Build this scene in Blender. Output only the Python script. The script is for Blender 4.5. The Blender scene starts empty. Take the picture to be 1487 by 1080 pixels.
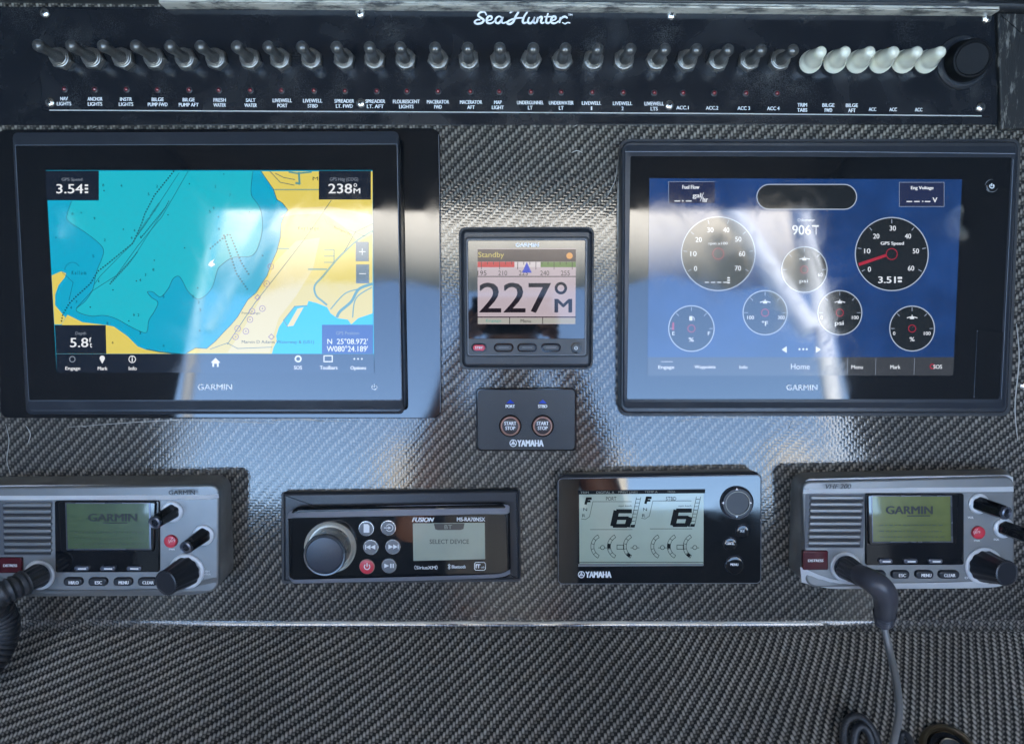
import bpy, bmesh, math, random
from mathutils import Vector, Matrix
from mathutils.geometry import tessellate_polygon
random.seed(7)
R = math.radians
scene = bpy.context.scene
COL = scene.collection

# ------------------------------------------------------------------ camera
D = 0.70            # metres from the lens to the dashboard face
F = 1000.0          # focal length in pixels of the 1487 px wide photograph
PITCH = R(4.6)      # the lens looks a little below the dashboard's normal
TILT = R(28)        # the dashboard leans back, its normal rises 28 degrees
O = Vector((0, 0, 1.22))
RW = Matrix.Rotation(-TILT, 4, 'X')            # dashboard frame -> world
W = Matrix.Translation(O) @ RW
cam_d = bpy.data.cameras.new('camera')
cam = bpy.data.objects.new('camera', cam_d)
COL.objects.link(cam)
cam_d.sensor_width = 36
cam_d.lens = 36 * F / 1487
cam_d.clip_start = 0.01
cam_d.clip_end = 6000
cam_d.dof.use_dof = True
cam_d.dof.focus_distance = 0.705
cam_d.dof.aperture_fstop = 4.5
cam.matrix_world = W @ Matrix.Translation((0, -D, 0)) @ Matrix.Rotation(R(90) - PITCH, 4, 'X')
scene.camera = cam

# ------------------------------------------------------------------ light
EXPO = 3.5
GAIN = 2 ** EXPO
SUN_EL, SUN_AZ = R(48), R(14)       # azimuth clockwise from +Y
wd = bpy.data.worlds.new('World')
scene.world = wd
wd.use_nodes = True
nt = wd.node_tree
nt.nodes.clear()
sky = nt.nodes.new('ShaderNodeTexSky')
sky.sky_type = 'NISHITA'
sky.sun_disc = False
sky.sun_elevation = SUN_EL
sky.sun_rotation = SUN_AZ
sky.air_density = 1.0
sky.dust_density = 0.0
sky.ozone_density = 3.0
bg = nt.nodes.new('ShaderNodeBackground')
bg.inputs['Strength'].default_value = 0.15
wo = nt.nodes.new('ShaderNodeOutputWorld')
nt.links.new(sky.outputs[0], bg.inputs[0])
nt.links.new(bg.outputs[0], wo.inputs[0])
sl = bpy.data.lights.new('sun', 'SUN')
sl.energy = 4.5
sl.angle = R(0.5)
sl.color = (1, 0.95, 0.88)
so = bpy.data.objects.new('sun', sl)
COL.objects.link(so)
sdir = Vector((math.sin(SUN_AZ) * math.cos(SUN_EL), math.cos(SUN_AZ) * math.cos(SUN_EL), math.sin(SUN_EL)))
so.rotation_euler = sdir.to_track_quat('Z', 'Y').to_euler()
scene.view_settings.view_transform = 'Standard'
scene.view_settings.look = 'None'
scene.view_settings.gamma = 1
scene.view_settings.exposure = EXPO
scene.render.engine = 'CYCLES'
scene.cycles.max_bounces = 8
scene.cycles.use_denoising = True
scene.cycles.sample_clamp_indirect = 6

# ------------------------------------------------------------------ materials
def lin(c):
    return tuple(((v / 255) / 12.92 if v / 255 <= 0.04045 else ((v / 255 + 0.055) / 1.055) ** 2.4) for v in c)
MATS = {}
def node(nt, kind, **kw):
    n = nt.nodes.new(kind)
    for k, v in kw.items():
        if k.startswith('i_'):
            n.inputs[int(k[2:])].default_value = v
        else:
            setattr(n, k, v)
    return n
def pm(name, col, rough=0.4, metal=0.0, coat=0.0, ior=1.5, bump=0.0, bscale=900, dust=0.0, smudge=0.0, trans=0.0,
       sss=0.0, coat_r=0.03, var=0.0):
    """plastic / metal with grain, dust specks and smudged gloss"""
    if name in MATS:
        return MATS[name]
    m = bpy.data.materials.new(name)
    m.use_nodes = True
    nt = m.node_tree
    b = nt.nodes['Principled BSDF']
    L = nt.links.new
    b.inputs['Subsurface Radius'].default_value = (1, 1, .8)
    b.inputs['Base Color'].default_value = (*col, 1)
    b.inputs['Roughness'].default_value = rough
    b.inputs['Metallic'].default_value = metal
    b.inputs['IOR'].default_value = ior
    b.inputs['Coat Weight'].default_value = coat
    b.inputs['Coat Roughness'].default_value = coat_r
    b.inputs['Transmission Weight'].default_value = trans
    if sss:
        b.inputs['Subsurface Weight'].default_value = sss
        b.inputs['Subsurface Scale'].default_value = 0.004
    tc = node(nt, 'ShaderNodeTexCoord')
    src = None
    if var:
        n = node(nt, 'ShaderNodeTexNoise'); n.inputs['Scale'].default_value = 35; n.inputs['Detail'].default_value = 5
        L(tc.outputs['Object'], n.inputs['Vector'])
        mr = node(nt, 'ShaderNodeMapRange'); mr.inputs[1].default_value = .3; mr.inputs[2].default_value = .7
        mr.inputs[3].default_value = 1 - var; mr.inputs[4].default_value = 1 + var
        L(n.outputs['Fac'], mr.inputs[0])
        vm = node(nt, 'ShaderNodeVectorMath', operation='SCALE')
        vm.inputs[0].default_value = col
        L(mr.outputs[0], vm.inputs['Scale'])
        L(vm.outputs[0], b.inputs['Base Color'])
        src = vm.outputs[0]
    if dust:
        n = node(nt, 'ShaderNodeTexNoise'); n.inputs['Scale'].default_value = 1500; n.inputs['Detail'].default_value = 1
        n2 = node(nt, 'ShaderNodeTexNoise'); n2.inputs['Scale'].default_value = 22; n2.inputs['Detail'].default_value = 4
        L(tc.outputs['Object'], n.inputs['Vector']); L(tc.outputs['Object'], n2.inputs['Vector'])
        ad = node(nt, 'ShaderNodeMath', operation='ADD'); L(n.outputs['Fac'], ad.inputs[0]); L(n2.outputs['Fac'], ad.inputs[1])
        mr = node(nt, 'ShaderNodeMapRange'); mr.inputs[1].default_value = 1.17; mr.inputs[2].default_value = 1.38
        mr.inputs[4].default_value = dust
        L(ad.outputs[0], mr.inputs[0])
        mx = node(nt, 'ShaderNodeMix', data_type='RGBA')
        mx.inputs[6].default_value = (*col, 1); mx.inputs[7].default_value = (.33, .33, .31, 1)
        if src: L(src, mx.inputs[6])
        L(mr.outputs[0], mx.inputs[0]); L(mx.outputs[2], b.inputs['Base Color'])
    if smudge:
        n = node(nt, 'ShaderNodeTexNoise'); n.inputs['Scale'].default_value = 16; n.inputs['Detail'].default_value = 6
        n.inputs['Distortion'].default_value = 1.2
        L(tc.outputs['Object'], n.inputs['Vector'])
        mr = node(nt, 'ShaderNodeMapRange'); mr.inputs[1].default_value = .42; mr.inputs[2].default_value = .72
        mr.inputs[3].default_value = rough; mr.inputs[4].default_value = rough + smudge
        L(n.outputs['Fac'], mr.inputs[0]); L(mr.outputs[0], b.inputs['Roughness'])
    if bump:
        n = node(nt, 'ShaderNodeTexNoise'); n.inputs['Scale'].default_value = bscale; n.inputs['Detail'].default_value = 3
        L(tc.outputs['Object'], n.inputs['Vector'])
        bp = node(nt, 'ShaderNodeBump'); bp.inputs['Strength'].default_value = bump; bp.inputs['Distance'].default_value = .0006
        L(n.outputs['Fac'], bp.inputs['Height']); L(bp.outputs[0], b.inputs['Normal'])
    MATS[name] = m
    return m
def em(col, k=1.0, rough=0.045, ior=1.76):
    """pixel colour of a lit display seen through its glossy glass"""
    key = 'display_%02x%02x%02x_%d_%d' % (*col, int(k * 100), int(ior * 100))
    if key in MATS: return MATS[key]
    m = bpy.data.materials.new(key); m.use_nodes = True
    b = m.node_tree.nodes['Principled BSDF']
    b.inputs['Base Color'].default_value = (.004, .004, .005, 1)
    b.inputs['Roughness'].default_value = rough
    b.inputs['IOR'].default_value = ior
    b.inputs['Emission Color'].default_value = (*lin(col), 1)
    b.inputs['Emission Strength'].default_value = k / GAIN
    nt = m.node_tree; tc = node(nt, 'ShaderNodeTexCoord'); n = node(nt, 'ShaderNodeTexNoise')
    n.inputs['Scale'].default_value = 22; n.inputs['Detail'].default_value = 7; n.inputs['Distortion'].default_value = 2.0
    nt.links.new(tc.outputs['Object'], n.inputs['Vector']); mr = node(nt, 'ShaderNodeMapRange')
    mr.inputs[1].default_value = .42; mr.inputs[2].default_value = .7; mr.inputs[3].default_value = rough; mr.inputs[4].default_value = rough + .06
    nt.links.new(n.outputs['Fac'], mr.inputs[0]); nt.links.new(mr.outputs[0], b.inputs['Roughness'])
    MATS[key] = m
    return m
def carbon(name, p=0.00298, hi=.19, lo=.028, coat_r=.035, coat_b=.07, rag=-.22):
    m = bpy.data.materials.new(name); m.use_nodes = True
    nt = m.node_tree; L = nt.links.new
    b = nt.nodes['Principled BSDF']
    uv = node(nt, 'ShaderNodeUVMap'); uv.uv_map = 'UVMap'
    tc = node(nt, 'ShaderNodeTexCoord')
    nz = node(nt, 'ShaderNodeTexNoise'); nz.inputs['Scale'].default_value = 9; nz.inputs['Detail'].default_value = 2
    L(uv.outputs[0], nz.inputs['Vector'])
    sub = node(nt, 'ShaderNodeVectorMath', operation='SUBTRACT'); sub.inputs[1].default_value = (.5, .5, .5)
    L(nz.outputs['Color'], sub.inputs[0])
    sc = node(nt, 'ShaderNodeVectorMath', operation='SCALE'); sc.inputs['Scale'].default_value = .012
    L(sub.outputs[0], sc.inputs[0])
    ad = node(nt, 'ShaderNodeVectorMath', operation='ADD'); L(uv.outputs[0], ad.inputs[0]); L(sc.outputs[0], ad.inputs[1])
    nf = node(nt, 'ShaderNodeTexNoise'); nf.inputs['Scale'].default_value = 260; nf.inputs['Detail'].default_value = 1
    L(uv.outputs[0], nf.inputs['Vector'])
    sub2 = node(nt, 'ShaderNodeVectorMath', operation='SUBTRACT'); sub2.inputs[1].default_value = (.5, .5, .5)
    L(nf.outputs['Color'], sub2.inputs[0])
    sc2 = node(nt, 'ShaderNodeVectorMath', operation='SCALE'); sc2.inputs['Scale'].default_value = .0011
    L(sub2.outputs[0], sc2.inputs[0])
    ad2 = node(nt, 'ShaderNodeVectorMath', operation='ADD'); L(ad.outputs[0], ad2.inputs[0]); L(sc2.outputs[0], ad2.inputs[1])
    s2 = node(nt, 'ShaderNodeVectorMath', operation='SCALE'); s2.inputs['Scale'].default_value = 1 / p
    L(ad2.outputs[0], s2.inputs[0])
    sp = node(nt, 'ShaderNodeSeparateXYZ'); L(s2.outputs[0], sp.inputs[0])
    def M(op, a, c=None, d=None):
        n = node(nt, 'ShaderNodeMath', operation=op)
        for i, v in enumerate((a, c, d)):
            if v is None: continue
            if isinstance(v, (int, float)): n.inputs[i].default_value = v
            else: L(v, n.inputs[i])
        return n.outputs[0]
    u, v = sp.outputs[0], sp.outputs[1]
    i, j = M('FLOOR', u), M('FLOOR', v)
    fu, fv = M('SUBTRACT', u, i), M('SUBTRACT', v, j)
    mm = M('FLOORED_MODULO', M('SUBTRACT', i, j), 4.0)
    warp = M('LESS_THAN', mm, 1.5)
    cu = M('SUBTRACT', M('MULTIPLY', fu, 2.0), 1.0); cv = M('SUBTRACT', M('MULTIPLY', fv, 2.0), 1.0)
    pu = M('SUBTRACT', 1.0, M('POWER', M('ABSOLUTE', cu), 2.5)); pv = M('SUBTRACT', 1.0, M('POWER', M('ABSOLUTE', cv), 2.5))
    aw = M('MULTIPLY', M('ADD', mm, M('SUBTRACT', 1.0, fv)), math.pi / 2)
    ae = M('MULTIPLY', M('ADD', M('SUBTRACT', mm, 2.0), fu), math.pi / 2)
    hw = M('MULTIPLY', pu, M('POWER', M('MAXIMUM', M('SINE', aw), 0.0), .8))
    he = M('MULTIPLY', pv, M('POWER', M('MAXIMUM', M('SINE', ae), 0.0), .8))
    hgt = M('ADD', M('MULTIPLY', hw, warp), M('MULTIPLY', he, M('SUBTRACT', 1.0, warp)))
    # colour: weave sheen and gap shading painted in: paler warp, dark gaps, uneven tows
    wn = node(nt, 'ShaderNodeTexWhiteNoise'); wn.noise_dimensions = '2D'
    cmb = node(nt, 'ShaderNodeCombineXYZ'); L(i, cmb.inputs[0]); L(j, cmb.inputs[1]); L(cmb.outputs[0], wn.inputs['Vector'])
    nearw = M('MULTIPLY', M('SUBTRACT', 1.0, warp), M('LESS_THAN', mm, 2.5))
    tone = M('ADD', M('MULTIPLY', M('ADD', warp, M('MULTIPLY', nearw, .42)), hi - lo), lo)
    tone = M('MULTIPLY', tone, M('ADD', M('MULTIPLY', wn.outputs['Value'], .35), .82))
    tone = M('MULTIPLY', tone, M('ADD', M('MULTIPLY', hgt, .95), .08))
    big = node(nt, 'ShaderNodeTexNoise'); big.inputs['Scale'].default_value = 7; big.inputs['Detail'].default_value = 4
    L(uv.outputs[0], big.inputs['Vector'])
    mr = node(nt, 'ShaderNodeMapRange'); mr.inputs[1].default_value = .3; mr.inputs[2].default_value = .7
    mr.inputs[3].default_value = .8; mr.inputs[4].default_value = 1.2; L(big.outputs['Fac'], mr.inputs[0])
    tone = M('MULTIPLY', tone, mr.outputs[0])
    # dust specks
    dn = node(nt, 'ShaderNodeTexVoronoi'); dn.inputs['Scale'].default_value = 95; L(uv.outputs[0], dn.inputs['Vector'])
    dsp = node(nt, 'ShaderNodeMapRange'); dsp.inputs[1].default_value = .075; dsp.inputs[2].default_value = .05; L(dn.outputs['Distance'], dsp.inputs[0])
    sepc = node(nt, 'ShaderNodeSeparateXYZ'); L(dn.outputs['Color'], sepc.inputs[0])
    dsp2 = M('MULTIPLY', dsp.outputs[0], M('GREATER_THAN', sepc.outputs[0], .86))
    tone = M('ADD', tone, M('MULTIPLY', dsp2, .35))
    cc = node(nt, 'ShaderNodeCombineXYZ'); L(tone, cc.inputs[0]); L(M('MULTIPLY', tone, .91), cc.inputs[1]); L(M('MULTIPLY', tone, .77), cc.inputs[2])
    L(cc.outputs[0], b.inputs['Base Color'])
    b.inputs['Metallic'].default_value = .05
    b.inputs['Specular IOR Level'].default_value = .25
    b.inputs['Roughness'].default_value = .5
    b.inputs['Anisotropic'].default_value = .7
    L(M('MULTIPLY', warp, .25), b.inputs['Anisotropic Rotation'])
    tg = node(nt, 'ShaderNodeTangent'); tg.direction_type = 'UV_MAP'; tg.uv_map = 'UVMap'; L(tg.outputs[0], b.inputs['Tangent'])
    bp = node(nt, 'ShaderNodeBump'); bp.inputs['Strength'].default_value = .7; bp.inputs['Distance'].default_value = .0006
    L(hgt, bp.inputs['Height']); L(bp.outputs[0], b.inputs['Normal'])
    # clear lacquer with slight print-through, orange peel and hairline scratches
    b.inputs['Coat Weight'].default_value = 1; b.inputs['Coat IOR'].default_value = 1.62
    wv = node(nt, 'ShaderNodeTexNoise'); wv.inputs['Scale'].default_value = 55; wv.inputs['Detail'].default_value = 3
    L(uv.outputs[0], wv.inputs['Vector'])
    hh = M('ADD', M('MULTIPLY', hgt, coat_b), M('MULTIPLY', wv.outputs['Fac'], .55 + rag))
    bc = node(nt, 'ShaderNodeBump'); bc.inputs['Strength'].default_value = .55; bc.inputs['Distance'].default_value = .0006
    L(hh, bc.inputs['Height']); L(bc.outputs[0], b.inputs['Coat Normal'])
    rr = node(nt, 'ShaderNodeMapRange'); rr.inputs[1].default_value = .35; rr.inputs[2].default_value = .7
    rr.inputs[3].default_value = coat_r; rr.inputs[4].default_value = coat_r + .10
    L(big.outputs['Fac'], rr.inputs[0]); L(rr.outputs[0], b.inputs['Coat Roughness'])
    MATS[name] = m
    return m
def worn(name, dark, light, thr=.5, scale=60, stretch=(1, 1, 1), rough=.45):
    m = bpy.data.materials.new(name); m.use_nodes = True
    nt = m.node_tree; L = nt.links.new; b = nt.nodes['Principled BSDF']
    tc = node(nt, 'ShaderNodeTexCoord'); mp = node(nt, 'ShaderNodeMapping'); mp.inputs['Scale'].default_value = stretch
    L(tc.outputs['Object'], mp.inputs[0])
    n = node(nt, 'ShaderNodeTexNoise'); n.inputs['Scale'].default_value = scale; n.inputs['Detail'].default_value = 8
    n.inputs['Roughness'].default_value = .7; L(mp.outputs[0], n.inputs['Vector'])
    mr = node(nt, 'ShaderNodeMapRange'); mr.inputs[1].default_value = thr; mr.inputs[2].default_value = thr + .13; L(n.outputs['Fac'], mr.inputs[0])
    mx = node(nt, 'ShaderNodeMix', data_type='RGBA'); mx.inputs[6].default_value = (*dark, 1); mx.inputs[7].default_value = (*light, 1)
    L(mr.outputs[0], mx.inputs[0]); L(mx.outputs[2], b.inputs['Base Color'])
    b.inputs['Roughness'].default_value = rough
    b.inputs['Coat Weight'].default_value = .12; b.inputs['Coat Roughness'].default_value = .2
    bp = node(nt, 'ShaderNodeBump'); bp.inputs['Strength'].default_value = .8; bp.inputs['Distance'].default_value = .0012
    L(n.outputs['Fac'], bp.inputs['Height']); L(bp.outputs[0], b.inputs['Normal'])
    MATS[name] = m
    return m

BLACK_GLASS = pm('black_glass', (.006, .007, .009), .03, ior=1.76, smudge=.06)
GLOSS_BLACK = pm('gloss_black', (.009, .010, .012), .05, ior=1.55, smudge=.10, dust=.05)
PANEL_BLACK = pm('switch_panel_acrylic', (.010, .012, .016), .16, ior=1.5, smudge=.2, dust=.16, bump=.05, bscale=300)
SATIN_BLACK = pm('satin_black', (.022, .025, .031), .30, smudge=.12, dust=.12, bump=.12)
BEZEL = pm('bezel_grey', (.030, .035, .045), .28, metal=.2, smudge=.15, dust=.08, bump=.08)
SLATE = pm('slate_plastic', (.040, .044, .050), .38, smudge=.1, dust=.1, bump=.2)
RUBBER = pm('rubber', (.030, .032, .036), .42, dust=.25, bump=.35, smudge=.15)
RUBBER_SMOKE = pm('smoky_rubber', (.055, .055, .054), .28, coat=.8, dust=.3, bump=.15, coat_r=.10)
NUT = pm('weathered_nut', (.20, .195, .185), .32, metal=.7, dust=.5, bump=.5, var=.3)
CLEAR_BOOT = pm('milky_silicone', (.93, .91, .76), .2, coat=.6, trans=.22, var=.15, bump=.3, bscale=300)
CLEAR_CORE = pm('milky_core', (.85, .84, .55), .25, sss=.4)
CHROME = pm('chrome', (.78, .78, .77), .14, metal=1, smudge=.12, bump=.15)
STEEL = pm('screw_steel', (.74, .73, .70), .26, metal=1, bump=.4, bscale=500)
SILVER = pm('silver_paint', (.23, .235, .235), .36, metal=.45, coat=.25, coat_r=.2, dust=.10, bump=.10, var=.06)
SILVER_LIGHT = pm('light_silver_and_sheen', (.66, .68, .70), .34, metal=.15, coat=.35, coat_r=.15, dust=.08, bump=.08, var=.05)  # on the radio brows this paler silver holds painted sky sheen
SILVER_DIRTY = pm('dull_silver_case', (.27, .265, .245), .45, metal=.2, dust=.5, bump=.3, var=.25)
GUN = pm('gunmetal', (.13, .14, .17), .25, metal=.6, smudge=.1, dust=.06)
WHITE_INK = pm('white_ink', (.80, .80, .80), .5)
GREY_INK = pm('grey_ink', (.16, .165, .18), .5)
DARK_INK = pm('dark_ink', (.022, .028, .022), .5)
LCD_GREEN = pm('lcd_green', (.066, .105, .045), .25, coat=1, coat_r=.04, var=.12)
LCD_OLIVE = pm('lcd_olive', (.12, .145, .035), .25, coat=1, coat_r=.04, var=.15)
LCD_GREY = pm('lcd_grey', (.34, .37, .29), .3, coat=1, coat_r=.04, var=.05)
LCD_PALE = pm('lcd_pale', (.36, .42, .32), .3, coat=1, coat_r=.05, var=.06)
LCD_DIM = pm('lcd_faint_segment', (.13, .155, .12), .4, coat=.5)
RED_BTN = pm('red_button', (.62, .035, .06), .35, coat=.4, bump=.1)
MAROON = pm('maroon_cover', (.075, .008, .014), .15, coat=.8, dust=.1)
RED_LENS = pm('red_lens', (.16, .012, .018), .12, coat=1)
BLUE_LENS = pm('blue_lens', (.012, .05, .42), .15, coat=1)
COPPER = pm('copper_rim', (.45, .25, .19), .3, metal=.9, bump=.2)
BRASS = pm('brass', (.30, .24, .16), .4, metal=1, bump=.2)
CARBON = carbon('carbon_twill', hi=.25, lo=.012)
CARBON_SHELF = carbon('carbon_twill_shelf', hi=.42, lo=.018, coat_r=.10, coat_b=.5, rag=0)
CARBON_CREASE = carbon('carbon_resin_crease', hi=.22, lo=.06, coat_r=.06, coat_b=.04, rag=-.45)
CARBON_CREASE.node_tree.nodes['Principled BSDF'].inputs['Coat IOR'].default_value = 2.0

# ------------------------------------------------------------------ geometry helpers
CX, CY = 743.5, 540.0
def A(x, y, h=0.0):
    """point of the dashboard frame seen at photo pixel (x, y), h metres proud of the face"""
    cp, sp_ = math.cos(PITCH), math.sin(PITCH)
    dx = x - CX; dz = CY - y
    d = Vector((dx, F * cp + dz * sp_, -F * sp_ + dz * cp))
    t = (D - h) / d.y
    return Vector((d.x * t, -h, d.z * t))
PX = 0.0007
def new_obj(name, me, parent=None, mat=None):
    o = bpy.data.objects.new(name, me); COL.objects.link(o)
    if parent is not None: o.parent = parent
    if mat is not None:
        me.materials.clear(); me.materials.append(mat)
    return o
def smooth(me, ang=38):
    bm = bmesh.new(); bm.from_mesh(me)
    bmesh.ops.recalc_face_normals(bm, faces=bm.faces)
    for f in bm.faces: f.smooth = True
    c = R(ang)
    for e in bm.edges:
        if len(e.link_faces) == 2:
            e.smooth = e.calc_face_angle(0) < c and all(len(f.verts) < 9 for f in e.link_faces)
    bm.to_mesh(me); bm.free()
class T:
    """one thing on the dashboard: an Empty at its base; parts are given in photo pixels + height"""
    def __init__(s, name, x, y, label, cat, group=None, h=0):
        s.a = A(x, y, h)
        s.o = bpy.data.objects.new(name, None); COL.objects.link(s.o)
        s.o.empty_display_size = .02
        s.o.matrix_world = W @ Matrix.Translation(s.a)
        s.o['label'] = label; s.o['category'] = cat
        if group: s.o['group'] = group
    def L(s, x, y, h=0): return A(x, y, h) - s.a
class MB:
    def __init__(s): s.v = []; s.f = []
    def add(s, vs, fs):
        k = len(s.v); s.v += [tuple(v) for v in vs]; s.f += [tuple(i + k for i in f) for f in fs]; return s
    def build(s, name, mat, parent, sm=38, label=None, kind=None, rel=None):
        me = bpy.data.meshes.new(name)
        vs = s.v
        me.from_pydata(vs, [], s.f); me.update()
        if sm: smooth(me, sm)
        o = new_obj(name, me, parent, mat)
        if label: o['label'] = label
        if kind: o['kind'] = kind
        return o
def rquad(c, r=0.0, n=5):
    """rounded quadrilateral outline; c = four (a, b) corners TL TR BR BL; r one radius or four"""
    rs = r if isinstance(r, (list, tuple)) else [r] * 4
    out = []
    for k in range(4):
        p = Vector(c[k]); q0 = Vector(c[k - 1]); q1 = Vector(c[(k + 1) % 4]); rr = rs[k]
        if rr <= 0: out.append(p); continue
        d0 = (q0 - p).normalized(); d1 = (q1 - p).normalized()
        s0 = p + d0 * rr; s1 = p + d1 * rr
        for i in range(n + 1):
            t = i / n
            # circle-like rational quadratic
            w = .7071
            a0 = (1 - t) ** 2; a1 = 2 * t * (1 - t) * w; a2 = t * t
            out.append((s0 * a0 + p * a1 + s1 * a2) / (a0 + a1 + a2))
    return out
def corners(th, box, h):
    """box = (x0,y0,x1,y1) or 4 pixel corners -> local 2-D corners at height h, squared up if a box"""
    if len(box) == 4 and not isinstance(box[0], (tuple, list)):
        x0, y0, x1, y1 = box; pts = [(x0, y0), (x1, y0), (x1, y1), (x0, y1)]
    else: pts = box
    return [Vector((p.x, p.z)) for p in (th.L(x, y, h) for x, y in pts)]
def inset(o, d):
    n = len(o); out = []
    area = sum(o[i].x * o[(i + 1) % n].y - o[(i + 1) % n].x * o[i].y for i in range(n))
    sg = 1 if area > 0 else -1
    for i in range(n):
        p, a, b = o[i], o[i - 1], o[(i + 1) % n]
        e0 = (p - a); e1 = (b - p)
        if e0.length < 1e-9: e0 = e1
        if e1.length < 1e-9: e1 = e0
        e0 = e0.normalized(); e1 = e1.normalized()
        n0 = Vector((-e0.y, e0.x)) * sg; n1 = Vector((-e1.y, e1.x)) * sg
        m = n0 + n1
        m = m / max(m.length_squared, .4) * 2 if m.length > 1e-6 else n0
        out.append(p + m * d)
    return out
def prism(mb, outline, h0, h1, bev=0.0, back=None, steps=3, hole=None, cap=True):
    """slab with rounded front edge; outline in local (a,b); back = other outline at h0"""
    n = len(outline)
    rings = [(back or outline, h0)]
    if bev:
        for k in range(steps + 1):
            t = k / steps * math.pi / 2
            rings.append((inset(outline, bev * (1 - math.cos(t))), h1 - bev + bev * math.sin(t)))
    else: rings.append((outline, h1))
    vs = []; fs = []
    for o, h in rings: vs += [(p.x, -h, p.y) for p in o]
    for r_ in range(len(rings) - 1):
        for i in range(n):
            j = (i + 1) % n
            fs.append((r_ * n + i, r_ * n + j, (r_ + 1) * n + j, (r_ + 1) * n + i))
    if cap: fs.append(tuple((len(rings) - 1) * n + i for i in range(n)))
    mb.add(vs, fs)
    return mb
def slab(th, name, box, h0, h1, r, mat, bev=.0006, parent=None, back=None, hb=None, label=None, sm=38):
    c = corners(th, box, h1); rr = [v * PX for v in r] if isinstance(r, (tuple, list)) else r * PX
    o = rquad(c, rr); bk = None
    if back:
        bk = rquad(corners(th, back, h0), rr)
    mb = MB(); prism(mb, o, h0, h1, bev, bk)
    return mb.build(name, mat, parent or th.o, sm, label)
def frame_ring(th, name, outer, inner, h0, h1, ro, ri, mat, parent=None, hin=None, kind=None):
    """flat band between two rounded quads (outer at h0.., inner at h1)"""
    n = 5
    a = rquad(corners(th, outer, h0), ro * PX, n) if ro else None
    a = rquad(corners(th, outer, h0), max(ro, .3) * PX, n)
    b = rquad(corners(th, inner, h1), max(ri, .3) * PX, n)
    k = len(a); vs = [(p.x, -h0, p.y) for p in a] + [(p.x, -h1, p.y) for p in b]; fs = []
    for i in range(k):
        j = (i + 1) % k
        fs.append((i, j, k + j, k + i))
    mb = MB().add(vs, fs)
    if hin is not None:
        vs = [(p.x, -h1, p.y) for p in b] + [(p.x, -hin, p.y) for p in b]
        mb.add(vs, [(i, (i + 1) % k, k + (i + 1) % k, k + i) for i in range(k)])
    return mb.build(name, mat, parent or th.o, 30, kind=kind)
def frame_axes(p0, p1):
    ax = (p1 - p0).normalized()
    up = Vector((0, 0, 1)) if abs(ax.z) < .9 else Vector((1, 0, 0))
    u = ax.cross(up).normalized(); v = u.cross(ax).normalized()
    return ax, u, v
def lathe(mb, p0, p1, prof, n=24, flute=0, famp=.0, cap0=False, cap1=True, hexa=False, rot=0.0):
    """prof = [(t, radius)] along p0->p1, t in metres"""
    ax, u, v = frame_axes(p0, p1); vs = []; fs = []
    for t, r in prof:
        for i in range(n):
            a = 2 * math.pi * i / n + rot
            rr = r
            if flute: rr = r * (1 - famp * (0.5 + .5 * math.cos(a * flute)))
            vs.append(p0 + ax * t + (u * math.cos(a) + v * math.sin(a)) * rr)
    for k in range(len(prof) - 1):
        for i in range(n):
            j = (i + 1) % n
            fs.append((k * n + i, k * n + j, (k + 1) * n + j, (k + 1) * n + i))
    if cap1: fs.append(tuple((len(prof) - 1) * n + i for i in range(n)))
    if cap0: fs.append(tuple(reversed(range(n))))
    mb.add(vs, fs); return mb
def out_axis(th, x, y, h0):
    p = th.L(x, y, h0); return p, p + Vector((0, -1, 0))
def button(th, name, x, y, r, h0, h1, mat, parent=None, dome=.2, n=28, label=None):
    p, q = out_axis(th, x, y, h0); R_ = r * PX; H = h1 - h0
    k = (D - h1) / D; R_ *= k
    prof = [(0, R_), (H * .75, R_), (H * .92, R_ * .95), (H, R_ * .86), (H - H * dome * .2, R_ * .4), (H - H * dome * .25, R_ * .05)]
    return lathe(MB(), p, q, prof, n).build(name, mat, parent or th.o, 40, label)
def torus(mb, c, nrm, r, w, n=36, m=8, a0=0, a1=2 * math.pi):
    ax, u, v = frame_axes(c, c + nrm); closed = abs(a1 - a0 - 2 * math.pi) < 1e-6
    vs = []; fs = []; N = n if closed else n + 1
    for i in range(N):
        a = a0 + (a1 - a0) * i / n; d = u * math.cos(a) + v * math.sin(a)
        for k in range(m):
            b = 2 * math.pi * k / m
            vs.append(c + d * (r + w * math.cos(b)) + ax * w * math.sin(b))
    for i in range(n):
        j = (i + 1) % N
        for k in range(m):
            l = (k + 1) % m; fs.append((i * m + k, j * m + k, j * m + l, i * m + l))
    mb.add(vs, fs); return mb
def spline(pts, n=6):
    out = []; P = [pts[0]] + list(pts) + [pts[-1]]
    for i in range(1, len(P) - 2):
        p0, p1, p2, p3 = P[i - 1:i + 3]
        for k in range(n):
            t = k / n
            out.append(.5 * ((2 * p1) + (p2 - p0) * t + (2 * p0 - 5 * p1 + 4 * p2 - p3) * t * t + (3 * p1 - p0 - 3 * p2 + p3) * t ** 3))
    out.append(P[-2].copy()); return out
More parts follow.
